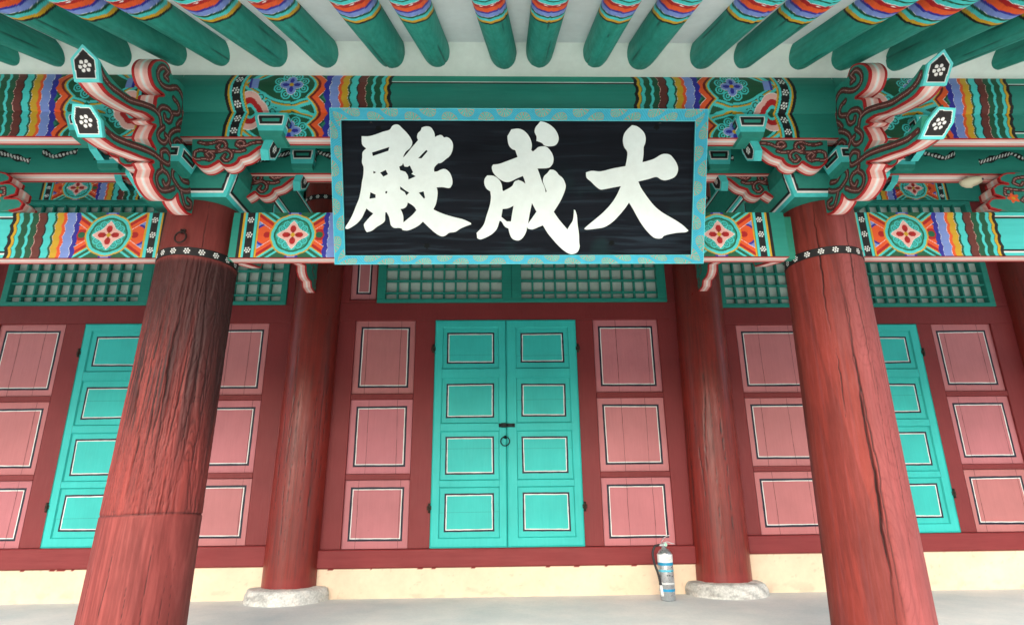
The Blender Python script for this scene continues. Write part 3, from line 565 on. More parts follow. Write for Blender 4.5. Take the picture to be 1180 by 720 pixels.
# front row
FC = [('charred', (-1.865, -2.3), (-1.80, -2.3), .243, .205, 'weathered red pillar with charred cracked paint, left of the name plaque', 1), ('split', (1.83, -2.3), (1.85, -2.3), .237, .205, 'faded red pillar with one long split, right of the name plaque', 2)]
for style, cb, ct, r0, r1, lab, sd in FC:
    t = thing('front_pillar', lab, 'pillar', (cb[0], cb[1], 0), 'round pillars of the front row')
    part(pillar_mesh(cb, ct, r0, r1, .06, 2.41, style, sd*11, 420, 420), 'shaft', M_PILLAR, t)
    zc = 2.085; k = (zc-.06)/2.35; cx = cb[0]+(ct[0]-cb[0])*k; rr = r0+(r1-r0)*k**.8
    part(pillar_band(cx, -2.3, rr+.004, zc+.005, .046), 'flower_band', M_PAINT, t)
    if sd == 1:
        mb = MB(); y = -2.3-rr-.012; cz = 2.165
        mb.tube([(cx+.0+.030*math.sin(q), y-.006+.004*math.cos(q), cz-.002+.034*math.cos(q)) for q in np.linspace(0, 2*math.pi, 25)[:-1]], .0048, L(52, 40, 38), closed=True)
        mb.tube([(cx, y+.02, cz+.036), (cx, y-.010, cz+.040), (cx, y-.012, cz+.030), (cx, y+.0, cz+.026)], .005, L(48, 38, 36))
        mb.box((cx-.012, y+.002, cz+.030), (cx+.016, y+.012, cz+.052), L(52, 40, 38))
        part(mb, 'iron_ring', M_IRON, t)
    stone('base_stone', cb[0], -2.3, .36, .085, sd+3, 'round granite base stone under the %s pillar of the front row' % ('charred' if sd == 1 else 'split'), 'granite base stones under the pillars')
# row in the wall
BC = [(-1.845, -1.80, .226, .218, 'red pillar in the wall line left of the turquoise double doors'), (1.842, 1.90, .236, .222, 'mottled red pillar in the wall line beside the fire extinguisher'),
      (-5.25, -5.2, .235, .22, 'red pillar in the wall line at the far left end'), (5.17, 5.20, .235, .22, 'red pillar in the wall line at the far right end')]
for i, (xb, xt, r0, r1, lab) in enumerate(BC):
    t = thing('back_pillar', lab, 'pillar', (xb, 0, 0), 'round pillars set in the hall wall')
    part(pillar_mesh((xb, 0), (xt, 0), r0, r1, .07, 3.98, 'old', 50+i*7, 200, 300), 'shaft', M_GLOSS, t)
    part(pillar_band(xt-.004, 0, r1+.006, 3.64, .05), 'flower_band', M_PAINT, t)
    stone('base_stone', xb, -.03, .335, .105, 20+i, ['pale granite base stone under the pillar left of the double doors', 'chipped granite base stone beside the fire extinguisher', 'granite base stone under the far left pillar', 'granite base stone under the far right pillar'][i], 'granite base stones under the pillars')

# ------------------------------------------------------------------ wall bays
def field(mb, x0, x1, z0, z1, y, col, bx, bz, outer=L(30, 32, 48), wo=.018, wi=.0072):
    """one board with a hand painted black and white line"""
    rnd = random.Random(int((x0+7)*1000)+int(z0*977)); n = 10
    j = [(rnd.uniform(-.003, .003), rnd.uniform(-.003, .003)) for _ in range(4)]
    def loop(dx, dz, wob):
        c = [(x0+dx, z0+dz), (x1-dx, z0+dz), (x1-dx, z1-dz), (x0+dx, z1-dz)]; out = []
        if wob: c = [(a[0]+b[0], a[1]+b[1]) for a, b in zip(c, j)]
        for k in range(4):
            a, b = np.array(c[k]), np.array(c[(k+1) % 4]); nn = np.array([-(b-a)[1], (b-a)[0]])/np.linalg.norm(b-a)
            for i in range(n): out.append(a+(b-a)*i/n+nn*(rnd.uniform(-.0011, .0011) if wob and i else 0))
        return np.array(out)
    Ls = [loop(0, 0, 0), loop(bx, bz, 1), loop(bx+wo, bz+wo, 1), loop(bx+wo+wi, bz+wo+wi, 1)]
    for (A, B), c in zip(zip(Ls[:-1], Ls[1:]), (col, outer, WHITE)):
        for i in range(4*n):
            k = (i+1) % (4*n); mb.quad((A[i][0], y, A[i][1]), (A[k][0], y, A[k][1]), (B[k][0], y, B[k][1]), (B[i][0], y, B[i][1]), c)
    c_ = Ls[3].mean(0); m = len(Ls[3]); V = [(p[0], y, p[1]) for p in Ls[3]]+[(c_[0], y, c_[1])]
    mb.add(V, col, tris=[(i, (i+1) % m, m) for i in range(m)])
    return mb
def gaps(mb, x0, x1, z0, z1, y, seed, n=2):
    rnd = random.Random(seed)
    for k in range(n):
        x = x0+(x1-x0)*(k+rnd.uniform(.35, .75))/n; pts = []
        zz = np.linspace(z0+.003, z1-.003, 12); xx = x+np.cumsum([rnd.uniform(-.002, .002) for _ in zz])
        for a in range(11):
            w1, w2 = rnd.uniform(.0008, .0019), rnd.uniform(.0008, .0019)
            mb.quad((xx[a]-w1, y-.0015, zz[a]), (xx[a]+w1, y-.0015, zz[a]), (xx[a+1]+w2, y-.0015, zz[a+1]), (xx[a+1]-w2, y-.0015, zz[a+1]), L(70, 34, 36))
def wall_panel(root, x0, x1, z0, z1, seed, n=2, narrow=False):
    mb = MB(); rnd = random.Random(seed); k = rnd.uniform(.95, 1.05)
    col = PANEL*k*np.array([1, rnd.uniform(.95, 1.05), rnd.uniform(.95, 1.05)]); b = .05
    field(mb, x0, x1, z0, z1, .020, col, .052, .060); gaps(mb, x0, x1, z0, z1, .020, seed, n)
    # reveals
    x0 += .0015; x1 -= .0015; z0 += .0015; z1 -= .0015
    for p in (((x0, .0, z0), (x0, .02, z0), (x0, .02, z1), (x0, .0, z1)), ((x1, 0, z0), (x1, .02, z0), (x1, .02, z1), (x1, 0, z1)),
              ((x0, 0, z1), (x1, 0, z1), (x1, .02, z1), (x0, .02, z1)), ((x0, 0, z0), (x1, 0, z0), (x1, .02, z0), (x0, .02, z0))): mb.quad(*p, WALLRED*1.1)
    return part(mb, 'panel', M_VERT, root)
def door_leaf(root, x0, x1, z0, z1, hinge_left, seed, sl=.068, sr=.074):
    """panelled leaf: mitred frame, three rails, four fields"""
    f = lambda z: z0+(z-.388)*(z1-z0)/(2.43-.388)
    mb = MB(); y = -.012; rec = .014
    rows = [(.463, .892), (.948, 1.382), (1.449, 1.872), (1.956, 2.362)]
    xa, xb = x0+sl, x1-sr; g = .0015
    rows = [(f(a), f(b)) for a, b in rows]
    def plate(pts, c=DOORG):
        mb.quad(*[(p[0], y, p[1]) for p in pts], c)
    mb.quad((x0, y, z0), (x0, .03, z0), (x0, .03, z1), (x0, y, z1), DOORG*.9); mb.quad((x1, y, z0), (x1, .03, z0), (x1, .03, z1), (x1, y, z1), DOORG*.9)
    mb.quad((x0, y, z0), (x1, y, z0), (x1, .03, z0), (x0, .03, z0), DOORG*.9); mb.quad((x0, y, z1), (x1, y, z1), (x1, .03, z1), (x0, .03, z1), DOORG*.9)
    lo, hi = rows[0][0], rows[3][1]
    # mitred surround with a bevelled outer lip
    e = .012
    for P in (((x0, z0), (x1, z0), (xb, lo), (xa, lo)), ((x1, z0), (x1, z1), (xb, hi), (xb, lo)), ((x1, z1), (x0, z1), (xa, hi), (xb, hi)), ((x0, z1), (x0, z0), (xa, lo), (xa, hi))):
        o1, o2, i2, i1 = [np.array(p) for p in P]
        m1 = o1+(i1-o1)*.18; m2 = o2+(i2-o2)*.18
        mb.quad((o1[0], y+.007, o1[1]), (o2[0], y+.007, o2[1]), (m2[0], y, m2[1]), (m1[0], y, m1[1]), DOORG*.95)
        mb.quad((m1[0], y, m1[1]), (m2[0], y, m2[1]), (i2[0], y, i2[1]), (i1[0], y, i1[1]), DOORG)
    for (a0, a1), (b0, b1) in zip(rows[:-1], rows[1:]): mb.box((xa, y-.001, a1), (xb, .02, b0), DOORG, b=.003)
    part_root = part(mb, 'door_leaf', M_VERT, root)
    for k, (a, b) in enumerate(rows):
        m2 = MB(); rnd = random.Random(seed+k)
        s = .010  # sloped bead round each field
        for p in (((xa, y, a), (xb, y, a), (xb-s, y+rec, a+s), (xa+s, y+rec, a+s)), ((xb, y, a), (xb, y, b), (xb-s, y+rec, b-s), (xb-s, y+rec, a+s)),
                  ((xb, y, b), (xa, y, b), (xa+s, y+rec, b-s), (xb-s, y+rec, b-s)), ((xa, y, b), (xa, y, a), (xa+s, y+rec, a+s), (xa+s, y+rec, b-s))): m2.quad(*p, DOORG*.88)
        field(m2, xa+s, xb-s, a+s, b-s, y+rec, DOORG*rnd.uniform(.94, 1.03), .036+rnd.uniform(-.003, .003), .044+rnd.uniform(-.004, .004), wo=.0150, wi=.0072)
        if rnd.random() < .6:
            zz = a+(b-a)*rnd.uniform(.3, .7); m2.quad((xa+s, y+rec-.001, zz), (xb-s, y+rec-.001, zz+.004), (xb-s, y+rec-.001, zz+.0055), (xa+s, y+rec-.001, zz+.0015), L(26, 96, 88))
        # parts of the leaf are its sub-parts
        o = m2.build('leaf_panel', M_VERT); me = o.data; base = np.array(root.location, np.float32)
        co = np.empty(len(me.vertices)*3, np.float32); me.vertices.foreach_get('co', co); me.vertices.foreach_set('co', (co.reshape(-1, 3)-base).ravel()); o.parent = part_root
    hx = x0-.012 if hinge_left else x1+.012
    for zz in (z0+.33, z1-.28):
        h = MB(); h.revolve([(.001, zz-.04), (.011, zz-.04), (.011, zz-.002), (.007, zz), (.011, zz+.002), (.011, zz+.04), (.001, zz+.04)], L(58, 48, 40), (hx, -.012, 0), n=12)
        h.box((hx-.022, -.010, zz-.018), (hx+.022, .004, zz+.018), L(66, 52, 44), b=.003); h.revolve([(.001, 0), (.006, .002), (.006, .010), (.001, .014)], L(50, 40, 36), (hx-.014, -.006, zz), n=8, axis=1)
        o = h.build('hinge', M_IRON); me = o.data; base = np.array(root.location, np.float32)
        co = np.empty(len(me.vertices)*3, np.float32); me.vertices.foreach_get('co', co); me.vertices.foreach_set('co', (co.reshape(-1, 3)-base).ravel()); o.parent = part_root
    return part_root
def transom(root, x0, x1, z0, z1, splits, seed):
    """green lattice window: splits = list of (a, b) glazed openings"""
    fr = MB(); y0, y1 = -.015, .06; zb = z0+.040
    fr.box((x0, y0, z0), (x1, y1, zb), FRAMEG); fr.box((x0, y0, z1-.04), (x1, y1, z1), FRAMEG)
    xs = [x0]+[v for s in splits for v in s]+[x1]
    for a, b in zip(xs[0::2], xs[1::2]):
        if b-a > .13: m = (a+b)/2; fr.box((a, y0, zb), (m-.001, y1, z1-.04), FRAMEG); fr.box((m+.001, y0, zb), (b, y1, z1-.04), FRAMEG)
        else: fr.box((a, y0, zb), (b, y1, z1-.04), FRAMEG)
    W = part(fr, 'lattice_window', M_BEAM, root)
    lt = MB(); pn = MB()
    for a, b in splits:
        n = max(2, round((b-a)/.111)); p = (b-a)/n
        for k in range(1, n): lt.box((a+k*p-.009, .004, zb), (a+k*p+.009, .046, z1-.04), FRAMEG*.92, b=.002)
        z = zb+.065
        while z < z1-.06: lt.box((a, -.002, z-.0075), (b, .040, z+.0075), FRAMEG, b=.002); z += .125
        pn.quad((a, .052, zb), (b, .052, zb), (b, .052, z1-.04), (a, .052, z1-.04), L(208, 222, 216))
    base = np.array(root.location, np.float32)
    for m, nme, mt in ((lt, 'lattice', M_BEAM), (pn, 'paper_pane', M_PAPER)):
        o = m.build(nme, mt); me = o.data; co = np.empty(len(me.vertices)*3, np.float32); me.vertices.foreach_get('co', co); me.vertices.foreach_set('co', (co.reshape(-1, 3)-base).ravel()); o.parent = W
def wall_bay(cx, x0, x1, z0, z1, cols, doors, lat, label, sill, seed, extra=None):
    """cols: (a, b) of the pink panel stacks; z0/z1: foot and head of panels"""
    t = thing('wall_bay', label, 'wall', (cx, 0, 0), 'bays of the hall wall between its pillars')
    f = lambda z: z0+(z-.388)*(z1-z0)/(2.43-.388)
    rows = [(f(.388), f(.962)), (f(1.012), f(1.677)), (f(1.728), f(2.435))]
    k = 0
    for a, b in cols:
        for r_ in rows: wall_panel(t, a, b, r_[0], r_[1], seed+k, n=2 if b-a < .7 else 3); k += 1
    fr = MB(); top = rows[2][1]; lo = rows[0][0]
    items = sorted([(a, b, 'p') for a, b in cols]+[(a, b, 'd') for a, b in doors])
    e = x0
    for a, b, kd in items: fr.box((e, 0, lo), (a, .10, top), WALLRED, b=.003); e = b
    fr.box((e, 0, lo), (x1, .10, top), WALLRED, b=.003)
    for a, b in cols:
        for (r1, r2) in zip(rows[:-1], rows[1:]): fr.box((a+.001, .001, r1[1]), (b-.001, .08, r2[0]), WALLRED, b=.003)
        fr.box((a, .0205, lo), (b, .09, top), WALLRED, b=.001)
    fr.box((x0, -.004, top), (x1, .10, lat[2]-.001), WALLRED, b=.003)
    if lat[0]-x0 > .02: fr.box((x0, 0, lat[2]), (lat[0] if not extra else extra[0], .1, lat[3]), WALLRED, b=.003)
    if extra: fr.box((extra[1], 0, lat[2]), (lat[0], .1, lat[3]), WALLRED, b=.003)
    fr.box((lat[1], 0, lat[2]), (x1, .1, lat[3]), WALLRED, b=.003)
    part(fr, 'timber_frame', M_VERT, t)
    if extra: 
        wall_panel(t, extra[0], extra[1], extra[2], lat[3], seed+77, n=1)
        q = MB(); q.box((extra[0], 0, lat[2]), (extra[1], .1, extra[2]), WALLRED, b=.003); part(q, 'short_rail', M_VERT, t)
    sb = MB(); sb.box((x0, -.035, sill[0]), (x1, .12, sill[1]), WALLRED*1.05, b=.008); part(sb, 'sill_beam', M_BEAM, t)
    pb = MB(); pb.box((x0-.02, -.010, -.01), (x1+.02, .10, sill[0]-.001), CREAM, b=.006)
    nx, nz_ = int((x1-x0+.04)/.012), 26; U_, W_ = np.meshgrid(np.linspace(x0-.02, x1+.02, nx), np.linspace(0, sill[0], nz_), indexing='ij'); cc = np.zeros(U_.shape+(3,)); cc[:] = CREAM
    cc *= (.94+.10*fbm(U_*3, W_*6, seed, 4))[..., None]; put(cc, .5*sstep(.56, .70, fbm(U_*9, W_*16, seed+3, 5))*sstep(.13, .02, W_), L(184, 168, 148)); put(cc, .25*(fbm(U_*30, W_*40, seed+5, 3) > .80), L(160, 136, 116))
    put(cc, W_ > sill[0]-.004-.008*sstep(.5, .8, fbm(U_*12, U_*0, seed+6, 3)), WALLRED*1.1)
    pb.grid(np.stack([U_, -.0125-.003*fbm(U_*5, W_*8, seed+8, 4), W_], -1), cc, smooth=True); part(pb, 'plaster_base', M_PLASTER, t)
    transom(t, lat[0], lat[1], lat[2], lat[3], lat[4], seed)
    # painted head beam above the windows
    zb0, zb1 = lat[3]+.003, 3.975
    hb = MB(); hb.box((x0, -.03, zb0), (x1, .14, zb1), GREEN, b=.004)
    n = int((x1-x0)/.007); nz = int((zb1-zb0)/.007); xx = np.linspace(x0, x1, n)[:, None]; vv = np.linspace(0, zb1-zb0, nz)[None]
    X_, V_ = np.broadcast_arrays(xx, vv); q = np.minimum(X_-x0, x1-X_)-.42; H = zb1-zb0
    c = lower_paint(q*.86, V_, H, plain=GREEN); hb.grid(np.stack([X_, X_*0-.033, zb0+V_], -1), c)
    part(hb, 'head_beam', M_BEAM, t)
    # bearer with red and pink edge and its bearing blocks
    br = MB(); br.box((x0-.2, -.12, 4.06), (x1+.2, .14, 4.40), GREEN, b=.004)
    br.quad((x0-.2, -.1225, 4.0615), (x1+.2, -.1225, 4.0615), (x1+.2, -.1225, 4.085), (x0-.2, -.1225, 4.085), RED)
    br.quad((x0-.2, -.12, 4.057), (x1+.2, -.12, 4.057), (x1+.2, .0, 4.057), (x0-.2, .0, 4.057), PINK)
    n = int((x1-x0)/.012); xx = np.linspace(x0, x1, n)[:, None]; vv = np.linspace(0, .28, 30)[None]; X_, V_ = np.broadcast_arrays(xx, vv)
    c = lower_paint((np.minimum(X_-x0, x1-X_)-.42)*.86, V_, .28, plain=GREEN); br.grid(np.stack([X_, X_*0-.1232, 4.10+V_], -1), c)
    part(br, 'bearer', M_BEAM, t)
    for xc in (x0+.9, (x0+x1)/2, x1-.9):
        part(bearing_block(xc, -.06, 3.985, .10, .13, .10, soffit=True), 'bearing_block', M_PAINT, t)
    return t
def bearing_block(cx, cy, z0, wb, wt, h, soffit=False, neck=None):
    """small square block, splayed at the foot, with black and white lined faces"""
    mb = MB(); zc = z0+h*.42; fp = framed(.008, .012, .022)
    b = [(cx-wb/2, cy-wb/2), (cx+wb/2, cy-wb/2), (cx+wb/2, cy+wb/2), (cx-wb/2, cy+wb/2)]; t = [(cx-wt/2, cy-wt/2), (cx+wt/2, cy-wt/2), (cx+wt/2, cy+wt/2), (cx-wt/2, cy+wt/2)]
    for i in range(4):
        j = (i+1) % 4; b0, b1, t0, t1 = b[i], b[j], t[i], t[j]
        def f(u, v, w_, h_):
            c = fp(u, v, w_, h_); return c
        # one face folded over splay and upright: paint as a trapezium with a continuous lined border
        n = 40; u = np.linspace(0, 1, n)[:, None]; v = np.linspace(0, 1, n)[None]; U, V = np.broadcast_arrays(u, v)
        P = np.zeros((n, n, 3)); k = np.clip(V/.75, 0, 1)
        for ax in range(2): P[..., ax] = (b0[ax]*(1-U)+b1[ax]*U)*(1-k)+(t0[ax]*(1-U)+t1[ax]*U)*k
        P[..., 2] = z0+h*V; wd = wb*(1-k)+wt*k
        m = np.minimum(np.minimum(U, 1-U)*wd, np.minimum(V-.34, 1-V)*h); c = np.zeros((n, n, 3)); c[:] = GREEN
        put(c, m < .034, BLACK); put(c, m < .019, WHITE); put(c, m < .0145, TURQ*.92)
        if neck is None: put(c, V < .22, GREEN)
        mb.grid(P, c)
    mb.quad((b[0][0], b[0][1], z0), (b[1][0], b[1][1], z0), (b[2][0], b[2][1], z0), (b[3][0], b[3][1], z0), GREEN)
    mb.quad((t[0][0], t[0][1], z0+h), (t[1][0], t[1][1], z0+h), (t[2][0], t[2][1], z0+h), (t[3][0], t[3][1], z0+h), TURQ*.8)
    return mb

C = wall_bay(0, -1.64, 1.68, .388, 2.43, [(-1.44, -.866), (.836, 1.465)], [(-.676, .668)], (-1.25, 1.577, 2.61, 3.70, [(-1.17, -.04), (.152, 1.49)]),
             'red wall bay with turquoise double doors below the name plaque', (.238, .386), 100, extra=(-1.513, -1.262, 2.645))
door_leaf(C, -.676, -.0045, .388, 2.43, True, 1, .070, .064); door_leaf(C, -.0015, .668, .388, 2.43, False, 9, .088, .072)
mb = MB()
mb.box((-.075, -.030, 1.412), (.072, -.013, 1.444), L(36, 46, 46), b=.003); mb.box((-.055, -.040, 1.408), (-.005, -.028, 1.448), L(30, 38, 38), b=.005)
for x in (-.062, .0, .055): mb.revolve([(.001, -.046), (.007, -.043), (.008, -.036), (.001, -.034)], L(24, 28, 28), (x, 0, 1.428), n=10, axis=1)
part(mb, 'hasp', M_IRON, C)
mb = MB(); mb.tube([(-.018+.040*math.sin(q), -.030-.003*math.cos(q), 1.285+.040*math.cos(q)) for q in np.linspace(.3, 2*math.pi+.1, 26)], .0048, L(28, 34, 34))
mb.revolve([(.001, -.038), (.012, -.030), (.016, -.014), (.001, -.012)], L(28, 34, 34), (-.016, 0, 1.322), n=12, axis=1)
part(mb, 'ring_handle', M_IRON, C)
Lb = wall_bay(-3.52, -5.03, -2.05, .43, 2.41, [(-4.785, -4.165), (-3.13, -2.257)], [(-3.977, -3.31)], (-4.83, -2.12, 2.595, 3.70, [(-4.77, -3.535), (-3.34, -2.178)]),
              'red wall bay with a turquoise door behind the charred pillar', (.262, .428), 200)
door_leaf(Lb, -3.977, -3.31, .43, 2.41, True, 21)
Rb = wall_bay(3.5, 2.08, 4.97, .462, 2.37, [(2.222, 3.13), (4.145, 4.742)], [(3.32, 3.995)], (2.10, 4.84, 2.548, 3.70, [(2.16, 3.36), (3.55, 4.78)]),
              'red wall bay with a turquoise door behind the split pillar', (.312, .460), 300)
door_leaf(Rb, 3.32, 3.995, .462, 2.37, False, 31)
# ------------------------------------------------------------------ front beams (between the pillars) and the members above them
def front_beam(x0, x1, paintends, label):
    """paintends: list of (x of the black flower band, direction along +x or -x)"""
    t = thing('painted_tie_beam', label, 'beam', ((x0+x1)/2, -2.3, 2.085), 'painted beams joining the front pillars')
    z0, z1 = 2.086, 2.362; y = -2.422; H = z1-z0
    mb = MB(); mb.box((x0, y+.003, z0+.003), (x1, y+.09, z1), L(40, 140, 118), b=.002)
    st = .0030; xs = np.arange(x0, x1+st, st)[:, None]; vs = np.linspace(0, H, int(H/.003))[None]; X_, V_ = np.broadcast_arrays(xs, vs)
    c = None
    for xb, d in paintends:
        q = (X_-xb)*d; cc = lower_paint(q, V_, H)
        if c is None: c = cc; dist = q
        else: m = np.abs(q) < np.abs(dist); c = np.where(m[..., None], cc, c)
    sag = 0
    mb.grid(np.stack([X_, X_*0+y, z0+V_], -1), c)
    for a, s in ((x0, -1), (x1, 1)): mb.box((a-s*.002, -2.374, z0+.004), (a+s*.10, y+.088, z1-.004), L(40, 140, 118), b=.002)
    ts = np.array([0, .149, .15, .38, .44, .45, .55, .56, .62, .85, .851, 1.])
    P = np.zeros((2, len(ts), 3)); P[0, :, 0] = x0; P[1, :, 0] = x1; P[..., 1] = y+ts*.09; P[..., 2] = z0-.001
    mb.grid(P, np.stack([soffit_paint(ts)]*2))
    part(mb, 'timber', M_BEAM, t); return t
front_beam(-1.585, 1.592, [(-1.83+.345, 1), (1.86-.415, -1)], 'painted beam behind the foot of the name plaque')
front_beam(-6.6, -1.965, [(-1.83-.195, -1)], 'painted beam running left from the charred pillar')
front_beam(1.968, 6.6, [(1.86+.190, 1)], 'painted beam running right from the split pillar')

def eave_member(x0, x1, ends, label):
    t = thing('eave_purlin', label, 'beam', ((x0+x1)/2, -2.6, 2.65), 'painted purlins under the rafters')
    zb, zj, zt = 2.653, 2.805, 3.030; H = zt-zb
    # section: bearer face, then the bulging purlin above it
    sec = [(-2.742, zb), (-2.742, zj-.004), (-2.738, zj-.001), (-2.745, zj+.002)]
    for k in range(9):
        a = k/8; sec.append((-2.752-.030*math.sin(math.pi*a*.9), zj+.004+(zt-zj-.004)*a))
    sec = np.array(sec); d = np.concatenate([[0], np.cumsum(np.hypot(*np.diff(sec, axis=0).T))])
    n = int(d[-1]/.0033); dd = np.linspace(0, d[-1], n); yy = np.interp(dd, d, sec[:, 0]); zz = np.interp(dd, d, sec[:, 1])
    xs = np.arange(x0, x1+.0033, .0033)[:, None]; X_ = np.broadcast_to(xs, (len(xs), n)); V_ = np.broadcast_to((zz-zb)[None], X_.shape); c = None
    for xb, dr in ends:
        q = (X_-xb)*dr; cc = upper_paint(q, V_, H)
        if c is None: c, dist = cc, q
        else: c = np.where((np.abs(q) < np.abs(dist))[..., None], cc, c)
    mb = MB(); mb.grid(np.stack([X_, np.broadcast_to(yy[None], X_.shape), np.broadcast_to(zz[None], X_.shape)], -1), c)
    mb.box((x0, -2.735, zb+.002), (x1, -2.62, zj), GREEN); mb.box((x0, -2.742, zj+.01), (x1, -2.50, zt-.002), GREEN)
    ts = np.array([0, .149, .15, .38, .44, .45, .55, .56, .62, .85, .851, 1.])
    P = np.zeros((2, len(ts), 3)); P[0, :, 0] = x0; P[1, :, 0] = x1; P[..., 1] = -2.742+ts*.085; P[..., 2] = zb
    mb.grid(P, np.stack([soffit_paint(ts)]*2))
    part(mb, 'timber', M_BEAM, t); return t
eave_member(-1.80, 1.81, [(-1.475, 1), (1.502, -1)], 'painted purlin above the name plaque')
eave_member(-6.6, -1.803, [(-2.00, -1)], 'painted purlin left of the charred pillar bracket')
eave_member(1.813, 6.6, [(1.985, 1)], 'painted purlin right of the split pillar bracket')

def inner_bearer(x0, x1, label):
    """green board with black and white cloud strokes, pink lined underside"""
    t = thing('cloud_painted_bearer', label, 'beam', ((x0+x1)/2, -2.4, 2.62), 'bearers with cloud strokes behind the purlins')
    zb, zt, y = 2.618, 2.84, -2.422; mb = MB(); mb.box((x0, y+.003, zb+.002), (x1, -2.30, zt), GREEN)
    st = .0042; xs = np.arange(x0, x1+st, st)[:, None]; vs = np.linspace(0, zt-zb, 48)[None]; X_, V_ = np.broadcast_arrays(xs, vs); c = np.zeros(X_.shape+(3,)); c[:] = GREEN
    rnd = random.Random(int(abs(x0)*10)+1); x = x0+.22; side = 1 if (x0+x1)/2 < -1 else -1
    while x < x1-.25:
        for (w_, flipv) in ((.28, 1), (.20, -1)):
            u = (X_-x)*(1 if side > 0 else -1); u = u if side > 0 else u+w_
            base = .075 if flipv > 0 else .17
            ln = base+flipv*(.065-.40*np.abs(u-.07)*np.where(u < .07, 1.3, .75)/1.0)
            dd = V_-ln; m = inr(u, 0, w_)
            put(c, m & (np.abs(dd) < .019+.006*np.sin(u*70)), BLACK); put(c, m & (np.abs(dd) < .010) & (((u+.6*dd) % .020) < .0105), WHITE)
            put(c, m & (np.abs(np.hypot(u-w_-.02, (V_-.06)*1.3)-.009) < .0045), BLACK)
            x += w_+.06
        x += rnd.uniform(.02, .08)
    mb.grid(np.stack([X_, X_*0+y, zb+V_], -1), c)
    ts = np.array([0, .149, .15, .38, .44, .45, .55, .56, .62, .85, .851, 1.]); P = np.zeros((2, len(ts), 3)); P[0, :, 0] = x0; P[1, :, 0] = x1; P[..., 1] = y+ts*.11; P[..., 2] = zb
    mb.grid(P, np.stack([soffit_paint(ts)]*2)); part(mb, 'timber', M_BEAM, t)
inner_bearer(-1.72, 1.73, 'cloud painted bearer behind the name plaque')
inner_bearer(-6.6, -1.94, 'cloud painted bearer left of the charred pillar bracket')
inner_bearer(1.95, 6.6, 'cloud painted bearer right of the split pillar bracket')

# ------------------------------------------------------------------ carved eave brackets
def smooth_profile(pts, flags, k=4):
    """catmull the outline, carrying each segment's flag; keeps cusps"""
    p = np.array(pts); o = catmull(p, k, closed=True, corner=48); fl = [flags[i] for i in range(len(p)) for _ in range(k)]
    return o, fl
BODY = TONGUE+[[-2.43, 2.34], [-2.40, 2.45], [-2.40, 2.93], [-2.70, 2.94]]
nT = len(BODY)
PK = [False]*nT
def mark(a, b):
    for i in range(a, b): PK[i] = True
# curl head (3..11), step, underside of the upper tongue (20..28), body step, underside of the lower tongue to the foot
mark(2, 14); mark(20, 31); mark(36, len(TONGUE)-1)
OUT, OFL = smooth_profile(BODY, PK, 4)
paintT = scroll_paint(TSTROKES)
def end_cap(shape='pent'):
    """pentagonal painted end of a tongue in its own frame: x across, z up, facing -y"""
    mb = MB(); w_ = .053; o = np.array([(-w_, 0), (w_, 0), (w_+.004, .096), (0, .158), (-w_-.004, .096)]) if shape == 'pent' else np.array([(-w_, 0), (w_, 0), (w_+.010, .072), (w_-.012, .132), (-w_+.016, .138), (-w_-.006, .078)])
    P, T = fill(catmull(o, 14, closed=True, corner=10), (), .003)
    d = segdist(P, np.concatenate([o, o[:1]])); c = np.zeros((len(P), 3)); c[:] = BLACK
    put(c, d < .0145, WHITE); put(c, d < .0112, L(96, 214, 214)); flower(c, P[:, 0], P[:, 1]-.066, r=.0205, d=.0078)
    mb.add(np.stack([P[:, 0], P[:, 0]*0, P[:, 1]], -1), c, tris=T)
    n = len(o)
    for i in range(n):
        a, b = o[i], o[(i+1) % n]; ctr = np.array([0, .05]); k = .80
        a2, b2 = ctr+(a-ctr)*k, ctr+(b-ctr)*k
        mb.quad((a[0], 0, a[1]), (b[0], 0, b[1]), (b[0], .016, b[1]), (a[0], .016, a[1]), L(96, 214, 214)); mb.quad((a[0], .016, a[1]), (b[0], .016, b[1]), (b2[0], .05, b2[1]), (a2[0], .05, a2[1]), TURQ)
    return mb
TH = .092
